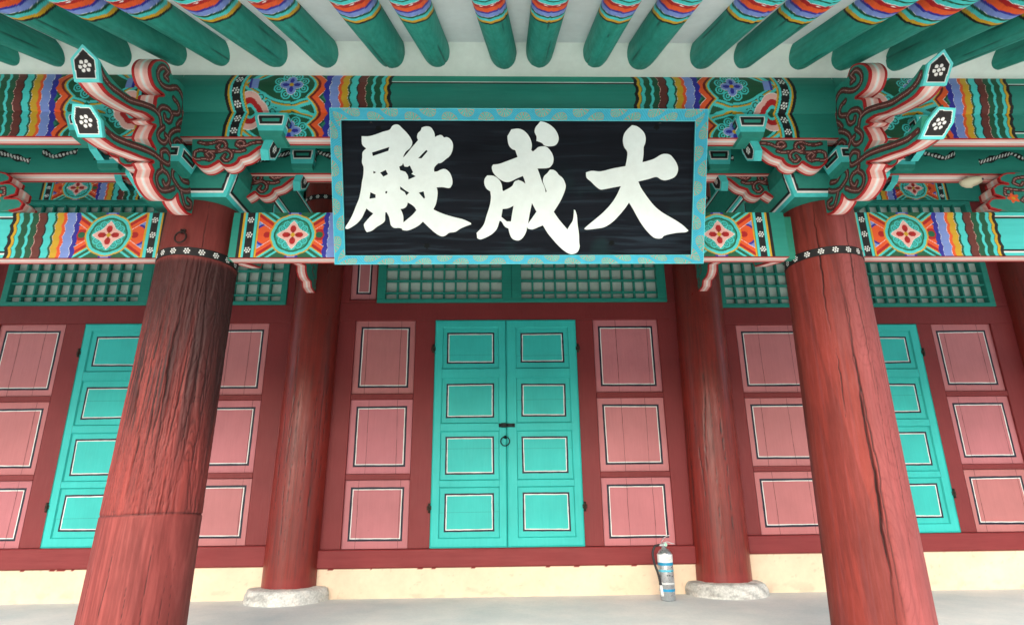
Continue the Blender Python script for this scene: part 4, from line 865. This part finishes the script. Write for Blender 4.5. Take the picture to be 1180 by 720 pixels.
def make_bracket(label, lean):
    t = thing('eave_bracket', label, 'bracket', (0, -2.3, 2.3), 'carved brackets on the front pillars')
    mb = MB(); board(mb, OUT, OFL, TH, lambda a, b, c: np.stack([c, a, b], -1), paintT, step=.0032)
    cb = part(mb, 'carved_board', M_PAINT, t)
    for shape, (p0, p1) in (('pent', (TONGUE[20], TONGUE[19])), ('hex', (TONGUE[36], TONGUE[35]))):
        a = math.atan2((p1[0]-p0[0]), (p1[1]-p0[1]))  # lean of the end face
        e = end_cap(shape); e.v[0:] = [v+np.stack([v[:, 2]*lean[0 if shape == 'pent' else 1], v[:, 0]*0, v[:, 0]*0], -1) for v in e.v]; ca, sa = math.cos(a), math.sin(a)
        M = np.eye(4); M[:3, :3] = [[1, 0, 0], [0, ca, sa], [0, -sa, ca]]; M[:3, 3] = [0, p0[0]-.012, p0[1]-.004]
        m2 = MB(); m2.merge(e, M); o = part(m2, 'tongue_cap', M_PAINT, t); o.parent = cb
    # tapering ridge on top of each tongue, behind its cap
    for (i0, rng) in ((19, range(19, 14, -1)), (35, range(35, 30, -1))):
        rd = MB(); pr = [np.array(TONGUE[i]) for i in rng]
        for k in range(len(pr)-1):
            h0 = .06*(1-k/(len(pr)-1))**1.5; h1 = .06*(1-(k+1)/(len(pr)-1))**1.5
            a, b = pr[k], pr[k+1]
            for s in (-1, 1): lx = lean[0 if i0 == 19 else 1]; l0 = lx*.15*max(0, 1-k*.5); l1 = lx*.15*max(0, .5-k*.5); rd.quad((s*TH/2+l0*.4, a[0], a[1]-.001), (s*TH/2+l1*.4, b[0], b[1]-.001), (l1, b[0], b[1]+h1), (l0, a[0], a[1]+h0), base_green)
        part(rd, 'ridge', M_PAINT, cb).parent = cb
    # tail of the board inside the porch
    tp = [(-2.15, 2.58), (-2.15, 2.34), (-2.06, 2.30), (-1.97, 2.315), (-1.93, 2.36), (-1.84, 2.315), (-1.74, 2.325), (-1.60, 2.36), (-1.50, 2.385), (-1.44, 2.50), (-1.5, 2.60)]
    to, tf = smooth_profile(tp, [False]+[True]*8+[False, False], 3); mb = MB()
    ts = [[[-2.1, 2.42], [-2.0, 2.40], [-1.95, 2.45], [-2.0, 2.50], [-2.04, 2.46]], [[-1.9, 2.43], [-1.8, 2.41], [-1.75, 2.46], [-1.8, 2.5], [-1.85, 2.47]]]
    board(mb, to, tf, TH, lambda a, b, c: np.stack([c, a, b], -1), scroll_paint(ts), step=.006); part(mb, 'board_tail', M_PAINT, t)
    # side arms: an outer pair under the purlin, an inner pair under the cloud painted bearer
    ao, af = smooth_profile(ARM, [False, True]+[True]*(len(ARM)-3)+[False], 3); af = [p for p in af]
    pa = scroll_paint(ARMST, w=.0140, base=GREEN, line=.0013)
    for s in (-1, 1):
        for (yc, dx, dz) in ((-2.680, 0 if s == inner else -.10, 0), (-2.345, .065 if s == inner else -.04, -.002)):
            mb = MB(); oo = ao.copy(); 
            board(mb, oo, af, .085, lambda a, b, c, s=s, yc=yc, dx=dx, dz=dz: np.stack([s*(a+dx), yc-c, b+dz], -1), pa, step=.0038, redw=.010)
            arm = part(mb, 'side_arm', M_PAINT, t)
            # lined lozenge on the arm's end, and the bearing block on top of it
            e = MB(); x = s*(.512+dx); zc = 2.612+dz; hexo = [(0, -.066), (.054, -.034), (.060, .022), (.038, .056), (-.038, .056), (-.060, .022), (-.054, -.034)]
            P, T = fill(np.array(hexo), (), .004); d = segdist(P, np.array(hexo+[hexo[0]])); c = np.zeros((len(P), 3)); c[:] = BLACK; put(c, d < .013, WHITE); put(c, d < .0095, TURQ); flower(c, P[:, 0], P[:, 1], r=.0135, d=.006)
            sl = .35
            f3 = lambda a, b, o_: (x+s*(o_+b*sl), yc+a, zc+b)
            e.add([f3(p[0], p[1], .022) for p in P], c, tris=T)
            for i in range(7):
                a, b = hexo[i], hexo[(i+1) % 7]; e.quad(f3(*a, .022), f3(*b, .022), f3(*b, -.02), f3(*a, -.02), TURQ*.9)
            part(e, 'arm_end', M_PAINT, t).parent = arm
            part(bearing_block(s*(.545+dx), yc-.040 if yc < -2.5 else yc-.052, 2.634+dz, .115, .168 if yc < -2.5 else .145, .125), 'bearing_block', M_PAINT, t)
    # small splayed block on the board where the outer arms start
    part(bearing_block(inner*.020, -2.715, 2.452, .125, .165, .118), 'bearing_block', M_PAINT, t)
    # capital on the pillar top
    mb = MB(); zb, zm, zt = 2.402, 2.515, 2.62; wb, wt = .235, .300
    F_ = framed(.022, .029, .043)
    sgn = [(-1, -1), (1, -1), (1, 1), (-1, 1)]
    for i in range(4):
        a, b = sgn[i], sgn[(i+1) % 4]; n = 70; U, V = np.meshgrid(np.linspace(0, 1, n*2), np.linspace(0, 1, n), indexing='ij')
        h = zt-zb; k = np.clip((V*h)/(zm-zb), 0, 1); W = wb+(wt-wb)*k; X_ = (a[0]*(1-U)+b[0]*U)*W; Y_ = (a[1]*(1-U)+b[1]*U)*W
        m = np.minimum(np.minimum(U, 1-U)*2*W, V*h); c = np.zeros(U.shape+(3,)); c[:] = GREEN; put(c, m < .043, BLACK); put(c, m < .029, WHITE); put(c, m < .022, TURQ)
        mb.grid(np.stack([X_, -2.3+Y_, zb+V*h], -1), c)
    mb.quad((-wb, -2.3-wb, zb), (wb, -2.3-wb, zb), (wb, -2.3+wb, zb), (-wb, -2.3+wb, zb), GREEN); mb.quad((-wt, -2.3-wt, zt), (wt, -2.3-wt, zt), (wt, -2.3+wt, zt), (-wt, -2.3+wt, zt), GREEN)
    part(mb, 'capital', M_PAINT, t)
    return t
inner = 1
b0 = make_bracket('carved bracket with pink edged tongues on the charred pillar', (-.10, -.16))
inner = -1
b1 = make_bracket('carved bracket with pink edged tongues on the split pillar', (.26, .40)); b0.location = (-1.826, -2.3, 2.3); b1.location = (1.850, -2.3, 2.3)

# ------------------------------------------------------------------ porch beams running back to the wall, with the curled corbels under them
for s, x, wl in ((-1, -1.826, 'left'), (1, 1.865, 'right')):
    t = thing('porch_beam', 'green lined porch beam behind the %s pillar bracket' % ('charred' if s < 0 else 'split'), 'beam', (x, -1.2, 2.62), 'porch beams running back to the wall')
    mb = MB(); F_ = framed(.02, .027, .045, col=GREEN)
    x0, x1, z0, z1, y0, y1 = x-.09, x+.09, 2.955, 3.26, -2.28, -.10
    mb.box((x0+.003, y0, z0+.003), (x1-.003, y1, z1), GREEN)
    for xx in (x0, x1): mb.quad((xx, y0, z0), (xx, y1, z0), (xx, y1, z1), (xx, y0, z1), F_, 200, 60)
    mb.quad((x0, y0, z0), (x1, y0, z0), (x1, y1, z0), (x0, y1, z0), F_, 50, 200); part(mb, 'timber', M_BEAM, t)
    cp = [(-.18, 2.98), (-.18, 2.64), (-.25, 2.645), (-.33, 2.655), (-.36, 2.70), (-.45, 2.70), (-.52, 2.735), (-.54, 2.785), (-.66, 2.77), (-.74, 2.83), (-.76, 2.89), (-.90, 2.91), (-.98, 2.98)]
    co_, cf = smooth_profile(cp, [False]+[True]*11+[False], 3); mb = MB()
    sk = [[[-.22, 2.66], [-.28, 2.70], [-.27, 2.76], [-.22, 2.75], [-.235, 2.71]], [[-.30, 2.78], [-.36, 2.80], [-.35, 2.86], [-.30, 2.85]], [[-.4, 2.85], [-.48, 2.9], [-.42, 2.92]], [[-.22, 2.82], [-.25, 2.9], [-.35, 2.93]]]
    board(mb, co_, cf, .09, lambda a, b, c, x=x: np.stack([x+c, a, b], -1), scroll_paint(sk, w=.011), step=.004); part(mb, 'curled_corbel', M_PAINT, t)

# ------------------------------------------------------------------ carved supports in the middle of the side bays
def support(xc, label):
    t = thing('carved_support', label, 'support', (xc, -2.36, 2.36), 'carved supports on the side beams')
    pts = [(.30, 2.616), (.50, 2.616), (.560, 2.610), (.600, 2.585), (.598, 2.555), (.555, 2.540), (.615, 2.540), (.655, 2.512), (.655, 2.470), (.600, 2.447), (.670, 2.445), (.710, 2.415), (.700, 2.380), (.640, 2.364), (.40, 2.364), (.20, 2.364)]
    o = pts+[(-a, b) for a, b in pts[::-1]]; fl = [False]+[True]*12+[False]*5+[True]*12+[False]*2
    oo, of = smooth_profile(o, fl[:len(o)], 4)
    st = []
    for s in (-1, 1):
        st += [[[s*.30, 2.56], [s*.40, 2.585], [s*.50, 2.575], [s*.52, 2.545], [s*.48, 2.53], [s*.46, 2.55]], [[s*.52, 2.50], [s*.58, 2.51], [s*.59, 2.47], [s*.55, 2.46], [s*.545, 2.485]], [[s*.52, 2.50], [s*.44, 2.49], [s*.40, 2.45], [s*.45, 2.41], [s*.50, 2.43], [s*.47, 2.455]],
               [[s*.44, 2.49], [s*.35, 2.52], [s*.28, 2.48], [s*.32, 2.43], [s*.37, 2.45], [s*.34, 2.475]], [[s*.28, 2.48], [s*.18, 2.50], [s*.12, 2.44], [s*.18, 2.41]], [[s*.05, 2.56], [s*.15, 2.58], [s*.22, 2.55]]]
    base = scroll_paint(st, w=.0125)
    def pf(P):
        c = base(P)
        for s in (-1, 1):
            d = np.hypot(P[:, 0]-s*.545, (P[:, 1]-2.445)*1.2)*(1+.25*np.cos(5*np.arctan2(P[:, 1]-2.445, P[:, 0]-s*.545))); put(c, d < .030, ORG); put(c, d < .010, YEL)
        return c
    mb = MB(); board(mb, oo, of, .11, lambda a, b, c: np.stack([xc+a, -2.385-c, b], -1), pf, step=.004); part(mb, 'carved_board', M_PAINT, t)
support(-3.48, 'carved curl support on the beam at the far left edge'); support(3.52, 'carved curl support with an orange flower at the far right edge')

# ------------------------------------------------------------------ name plaque
PO = np.array([0, -2.5, 2.012]); PT = np.array([0, -2.83, 2.77])-PO; PT /= np.linalg.norm(PT); PN = np.cross(PT, [1, 0, 0]); PN = PN if PN[1] < 0 else -PN
def pp(x, s, h=0.0):
    x, s, h = np.broadcast_arrays(np.asarray(x, float), np.asarray(s, float), np.asarray(h, float))
    return PO+x[..., None]*np.array([1, 0, 0])+s[..., None]*PT+h[..., None]*PN
pq = thing('name_plaque', 'black name plaque with three white characters in a turquoise patterned frame', 'plaque', tuple(PO))
mb = MB(); X0, X1, S0, S1 = -.906, .988, .048, .762; st = .004
xs = np.linspace(X0, X1, int((X1-X0)/st))[:, None]; ss = np.linspace(S0, S1, int((S1-S0)/st))[None]; X_, S_ = np.broadcast_arrays(xs, ss)
c = np.zeros(X_.shape+(3,)); c[:] = L(15, 21, 29)
g = fbm(X_*2.5, S_*60+3*fbm(X_*2, S_*3, 4, 3), 8, 4); put(c, .55*sstep(.50, .72, g)*(.35+.65*sstep(.75, .1, S_)), L(40, 54, 64)); put(c, .5*sstep(.55, .75, fbm(X_*4, S_*4, 15, 4))*sstep(.65, .2, S_), L(26, 54, 56))
for dx, ds in DOTS: d = np.hypot(X_-dx, S_-ds)*(1+.15*np.sin(5*np.arctan2(S_-ds, X_-dx))); put(c, d < .0145, L(10, 16, 16))
mb.grid(pp(X_, S_, 0), c); 
part(mb, 'board', M_BOARD, pq)
mb = MB(); OX0, OX1, OS0, OS1 = -.960, 1.052, 0.0, .822
def frame_paint(u, v, w_):
    """u along the rail, v across it: two rows of fans on blue-green cloth pattern"""
    c = np.zeros(u.shape+(3,)); c[:] = L(46, 162, 188); put(c, (np.abs(((u*70+v*110) % 1)-.5) < .16), L(60, 178, 206)); per = .205; R_ = w_*.70
    for row, off in ((0, 0), (1, .5)):
        uu = ((u/per+off+.5) % 1-.5)*per*1.0; vv = v if row == 0 else w_-v
        r = np.hypot(uu*.92, vv); th = np.arctan2(vv, uu); m = r < R_
        put(c, m, L(66, 178, 172)); put(c, m & (np.abs(((th*7/math.pi) % 1)-.5) < .085) & (r > R_*.25) & (r < R_*.90), L(212, 96, 66)); put(c, m & (r > R_*.93), L(150, 150, 120)); put(c, r < R_*.17, L(214, 84, 44))
    put(c, (v < .0028) | (v > w_-.0028), L(96, 206, 214)); return c
rails = [((OX0, OS1), (OX1, OS1), (X1, S1), (X0, S1)), ((OX1, OS0), (OX0, OS0), (X0, S0), (X1, S0)), ((OX0, OS0), (OX0, OS1), (X0, S1), (X0, S0)), ((OX1, OS1), (OX1, OS0), (X1, S0), (X1, S1))]
for a, b, d, e in rails:
    ln = math.hypot(b[0]-a[0], b[1]-a[1]); w_ = .058; n = int(ln/.0019); m = 32; U = np.linspace(0, 1, n)[:, None]; V = np.linspace(0, 1, m)[None]
    X_ = (a[0]*(1-U)+b[0]*U)*(1-V)+(e[0]*(1-U)+d[0]*U)*V; S_ = (a[1]*(1-U)+b[1]*U)*(1-V)+(e[1]*(1-U)+d[1]*U)*V
    mb.grid(pp(X_, S_, .030-.016*V+0*U), frame_paint(np.broadcast_to(U*ln, X_.shape), np.broadcast_to((1-V)*w_, X_.shape), w_))
    for (p, q_, h0, h1, cc) in ((a, b, .030, -.045, L(84, 196, 200)), (e, d, .014, -.004, L(60, 150, 160))): mb.quad(pp(p[0], p[1], h0), pp(q_[0], q_[1], h0), pp(q_[0], q_[1], h1), pp(p[0], p[1], h1), cc)
mb.quad(pp(OX0, OS0, -.045), pp(OX1, OS0, -.045), pp(OX1, OS1, -.045), pp(OX0, OS1, -.045), L(90, 60, 44))
# thin red foot strip
mb.quad(pp(OX0, OS0-.001, .028), pp(OX1, OS0-.001, .028), pp(OX1, OS0-.001, -.045), pp(OX0, OS0-.001, -.045), RED)
part(mb, 'frame', M_PAINT, pq)
for glyph in GLYPHS:
    mb = MB()
    for contours in glyph:
        o = catmull(contours[0], 4, closed=True, corner=42); hs = [catmull(h, 3, closed=True, corner=35) for h in contours[1:]]
        P, T = fill(o, hs); mb.add(pp(P[:, 0], P[:, 1], .007), PALE*1.03, tris=T)
        for l in [o]+hs:
            q_ = np.concatenate([l, l[:1]]); mb.grid(np.stack([pp(q_[:, 0], q_[:, 1], .007), pp(q_[:, 0], q_[:, 1], -.001)], 1), L(150, 158, 152))
    part(mb, 'character', M_PLASTER, pq)
mb = MB()
for x in (-.75, .80):
    mb = MB(); mb.box((x-.03, -2.60, 2.70), (x+.03, -2.748, 2.72), L(50, 44, 42)); mb.tube([(x, -2.72, 2.71), (x, -2.79, 2.73), (x, -2.80, 2.70)], .007, L(50, 44, 42))
    part(mb, 'hanging_hook', M_IRON, pq)

# ------------------------------------------------------------------ rafters and eaves
SL = math.radians(23); DV = np.array([0, -math.cos(SL), -math.sin(SL)]); NV = np.array([0, -math.sin(SL), math.cos(SL)])
def rafter_mb(r, seed):
    na, L0, L1 = 64, -3.45, 1.36
    u = np.concatenate([np.linspace(L0, -.3, 12)[:-1], np.linspace(-.3, .55, 60)[:-1], np.linspace(.55, L1, 260)])[None]; a = np.linspace(0, 2*math.pi, na, endpoint=False)[:, None]
    U, A = np.broadcast_arrays(u, a); rnd = random.Random(seed); ph = rnd.uniform(0, 6)
    bow = .010*np.sin((U-L0)*.9+ph); rr = r*(1+.05*np.sin(U*2.1+ph)+.025*(fbm(3*np.cos(A)+9, U*2+3*np.sin(A), seed, 3)-.5)*2)
    sd = A  # A = 0 at the underside
    c = np.zeros(U.shape+(3,)); c[:] = L(38, 138, 124)*rnd.uniform(.92, 1.06)
    put(c, .35*sstep(.45, .7, fbm(5*np.cos(A)+5*np.sin(A)*2, U*1.2, seed+2, 4)), L(26, 104, 86))
    # cracks along the grain
    dep = np.zeros(U.shape)
    for k in range(4):
        a0 = rnd.uniform(-1.5, 1.5); u0 = rnd.uniform(-.2, .6); ln = rnd.uniform(.3, .9); tw = rnd.uniform(-.25, .25); pth = a0+tw*(U-u0)+.10*(fbm(U*3, U*0, seed*7+k, 3)-.5)
        df = ((A-pth+math.pi) % (2*math.pi)-math.pi)*r; env = np.clip(np.sin(math.pi*np.clip((U-u0)/ln, 0, 1)), 0, 1)*(.4+.8*vnoise(U*9, U*0, seed+k)); wv = .0030*env+1e-5; g = np.exp(-(df/wv)**2)*(env > .08); put(c, g*.85, L(14, 48, 44)); dep = np.maximum(dep, g*.004)
    s = U+.075*(1-np.cos(A))-.006*np.abs(np.sin(A*4)); k0 = .66
    seq = [(0, .016, BLACK), (.016, .040, YEL), (.040, .066, TURQ), (.066, .084, DGREEN), (.084, .086, WHITE), (.086, .124, LBLUE), (.124, .140, BLUE), (.140, .180, ORG), (.180, .208, RED), (.208, .212, WHITE), (.212, .240, TURQ), (.240, .252, DGREEN), (.252, .275, TURQ), (.275, .285, DGREEN), (.285, .31, TURQ), (.31, .36, PINK), (.36, .38, RED), (.38, .42, TURQ), (.42, .43, DGREEN), (.43, .47, ORG), (.47, .50, RED), (.5, .54, LBLUE), (.54, .6, TURQ), (.6, .64, YEL), (.64, .70, DGREEN)]
    for p, q_, col in seq: put(c, inr(s, k0+p, k0+q_), col)
    for dz in (-.35, .35): put(c, np.hypot(s-k0-.196, ((A-dz+math.pi) % (2*math.pi)-math.pi)*r) < .0055, WHITE)
    P = (U*1.0)[..., None]*DV+((rr-dep)*np.sin(A))[..., None]*np.array([1., 0, 0])-((rr-dep)*np.cos(A))[..., None]*NV+bow[..., None]*np.array([1., 0, 0])
    mb = MB(); mb.grid(P, c, smooth=True, wrap=True)
    cap = P[:, -1]; ctr = cap.mean(0); mb.grid(np.stack([np.tile(ctr, (na, 1)), cap], 1), GREEN, wrap=True); return mb
FAN = {3: .03, 4: .03, 5: .065, 6: .06, 7: .07, 8: .055, 9: .06, 10: .11}
RX = [(-3.02, .082), (-2.70, .078), (-2.455, .074), (-2.111, .092), (-1.825, .092), (-1.588, .082), (-1.283, .094), (-1.004, .082), (-.650, .086), (-.410, .078), (-.028, .070), (.145, .080), (.454, .078), (.725, .082), (1.056, .086), (1.281, .080), (1.604, .090), (1.855, .094), (2.157, .092), (2.425, .082), (2.729, .088), (3.02, .08)]
RLAB = {}
for i, (x, r) in enumerate(RX):
    o = rafter_mb(r, 300+i*13).build('rafter', M_RAFT)
    o.location = np.array([x, -2.8, 3.050])+NV*r*1.0
    o.rotation_euler = (0, 0, -FAN.get(i, 0))
    tag(o, None, 'rafter', 'round green rafters under the eaves'); RLAB[i] = o
    n = i+1
    words = ['first', 'second', 'third', 'fourth', 'fifth', 'sixth', 'seventh', 'eighth', 'ninth', 'tenth', 'eleventh']
    o['label'] = ('round green rafter, %s from the left end of the eaves row' % words[i]) if i < 11 else ('round green rafter, %s from the right end of the eaves row' % words[len(RX)-1-i])
rf = thing('roof', 'whitewashed soffit boards of the roof between and above the green rafters', 'roof', (0, -2.8, 3.2))
mb = MB(); off = .105; a = np.array([0, -2.90, 3.050-.424*.10])+NV*off
p_out = a+DV*1.15; p_in = a-DV*3.3
def px_(p, x): return (x, p[1], p[2])
mb.quad(px_(p_out, -7), px_(p_out, 7), px_(p_in, 7), px_(p_in, -7), L(204, 216, 218), 40, 20); part(mb, 'soffit_plaster', M_PLASTER, rf)
mb = MB(); mb.quad((-7, -2.752, 3.026), (7, -2.752, 3.026), px_(a, 7), px_(a, -7), L(212, 228, 222), 60, 2); part(mb, 'plaster_infill', M_PLASTER, rf)
mb = MB(); q0 = p_out+NV*.004
mb.box((-7, q0[1]-.06, q0[2]-.02), (7, q0[1], q0[2]+.10), GREEN)
q1 = p_out+NV*.12+DV*.06; q2 = p_in+NV*.12; up = NV*.25
for s_ in (0, 1):
    z_ = up*s_; mb.quad(px_(q1+z_, -7), px_(q1+z_, 7), px_(q2+z_, 7), px_(q2+z_, -7), L(70, 72, 74))
mb.quad(px_(q1, -7), px_(q1, 7), px_(q1+up, 7), px_(q1+up, -7), L(70, 72, 74)); part(mb, 'eave_edge', M_BEAM, rf)
mb = MB()
mb.quad((-7, .16, 0), (7, .16, 0), (7, .16, 4.45), (-7, .16, 4.45), L(60, 40, 36)); part(mb, 'light_block_sheet', M_PLASTER, rf)  # unseen dark sheet added behind the wall to block sky light

# ------------------------------------------------------------------ loose things
t = thing('fire_extinguisher', 'silver fire extinguisher with blue bands standing on the floor by the wall', 'fire extinguisher', (1.268, -.34, 0))
cx, cy = 1.268, -.34; rr = .060; mb = MB(); SIL = L(196, 200, 204)
mb.revolve([(.001, .004), (rr-.006, .002), (rr, .010), (rr, .335), (rr-.004, .352), (.040, .376), (.022, .386), (.018, .400), (.001, .400)], SIL, (cx, cy, 0), n=40); part(mb, 'cylinder', M_METAL, t)
mb = MB()
for z0, z1, c_ in ((.285, .345, L(226, 232, 232)), (.262, .283, L(28, 140, 184)), (.214, .230, L(90, 182, 206)), (.122, .136, L(200, 206, 208)), (.070, .088, L(30, 142, 190))):
    mb.revolve([(rr+.0008, z0), (rr+.0010, z1)], c_, (cx, cy, 0), n=40)
for k, z in enumerate((.335, .325, .315, .305, .297)):
    for j in range(5 if k % 2 else 4): 
        a0 = -1.9+.17*j+.03*k; a1 = a0+.11
        mb.grid(np.array([[(cx+(rr+.0016)*math.cos(q), cy+(rr+.0016)*math.sin(q), zz) for zz in (z, z+.003)] for q in np.linspace(a0, a1, 4)]), L(110, 120, 128))
for (q, z) in ((-1.75, .185), (-1.45, .185), (-1.05, .215), (-1.0, .245), (-1.05, .178)): mb.grid(np.array([[(cx+(rr+.0016)*math.cos(w2), cy+(rr+.0016)*math.sin(w2), zz) for zz in (z, z+.008)] for w2 in np.linspace(q, q+.16, 4)]), L(60, 80, 80))
part(mb, 'label_bands', M_PLAST, t)
mb = MB(); mb.revolve([(.001, .396), (.016, .396), (.017, .424), (.010, .432), (.001, .432)], SIL, (cx, cy, 0), n=20); mb.box((cx-.040, cy-.012, .404), (cx+.010, cy+.012, .424), SIL); part(mb, 'valve', M_METAL, t)
mb = MB(); mb.revolve([(.001, -.034), (.014, -.034), (.016, -.030), (.016, -.014), (.001, -.012)], SIL, (cx+.006, cy, .418), n=20, axis=1); mb.revolve([(.001, -.0346), (.012, -.0346)], L(150, 210, 180), (cx+.006, cy, .418), n=20, axis=1); part(mb, 'gauge', M_PLAST, t)
for pts in ([(cx-.022, cy, .432), (cx-.004, cy, .462), (cx+.03, cy, .485), (cx+.056, cy, .490)], [(cx-.010, cy, .432), (cx+.03, cy, .440), (cx+.065, cy, .428), (cx+.085, cy, .424)]):
    mb = MB(); P = catmull(pts, 5); 
    for i in range(len(P)-1): 
        p, q_ = P[i], P[i+1]; w_ = .009
        mb.quad((p[0], cy-w_, p[2]), (q_[0], cy-w_, q_[2]), (q_[0], cy+w_, q_[2]), (p[0], cy+w_, p[2]), SIL); mb.quad((p[0], cy-w_, p[2]), (q_[0], cy-w_, q_[2]), (q_[0], cy-w_, q_[2]-.006), (p[0], cy-w_, p[2]-.006), SIL)
    part(mb, 'handle', M_METAL, t)
mb = MB(); mb.tube(catmull([(cx-.040, cy-.004, .414), (cx-.075, cy-.006, .408), (cx-.098, cy-.010, .36), (cx-.092, cy-.016, .28), (cx-.070, cy-.022, .20), (cx-.056, cy-.026, .12)], 6), .0095, L(38, 36, 40), n=12); part(mb, 'hose', M_PLAST, t)
mb = MB(); mb.tube([(cx-.057, cy-.026, .125), (cx-.054, cy-.028, .10), (cx-.050, cy-.030, .055), (cx-.046, cy-.031, .035)], [.010, .012, .014, .014], L(214, 216, 216), n=12); part(mb, 'nozzle', M_PLAST, t)
mb = MB(); mb.revolve([(.012, .118), (.0135, .118), (.0135, .132), (.012, .132)], L(50, 50, 54), (cx-.057, cy-.026, 0), n=12); mb.box((cx-.058, cy-.02, .120), (cx-.05, cy+.01, .130), L(50, 50, 54)); part(mb, 'hose_clip', M_PLAST, t)

t = thing('eaves_lamp', 'small cream oval lamp fixed under the beam at the right', 'lamp', (2.80, -2.36, 2.60))
mb = MB(); n = 28; a = np.linspace(0, 2*math.pi, n, endpoint=False)
def lamp_ring(k, z): return np.stack([2.80+.068*k*np.cos(a), -2.38+.034*k*np.sin(a), a*0+z+.010*np.cos(a)], -1)
mb.grid(np.stack([lamp_ring(1.0, 2.603), lamp_ring(1.06, 2.598), lamp_ring(1.06, 2.586), lamp_ring(.92, 2.572), lamp_ring(.6, 2.560), lamp_ring(.05, 2.556)], 1), L(206, 204, 176), smooth=True, wrap=True); part(mb, 'cover', M_PLAST, t)
mb = MB(); mb.box((2.77, -2.40, 2.600), (2.83, -2.36, 2.6165), L(180, 178, 160)); part(mb, 'mounting', M_PLAST, t)
mb = MB(); mb.box((2.845, -2.412, 2.585), (2.855, -2.404, 2.597), L(70, 80, 90)); part(mb, 'switch', M_PLAST, t)
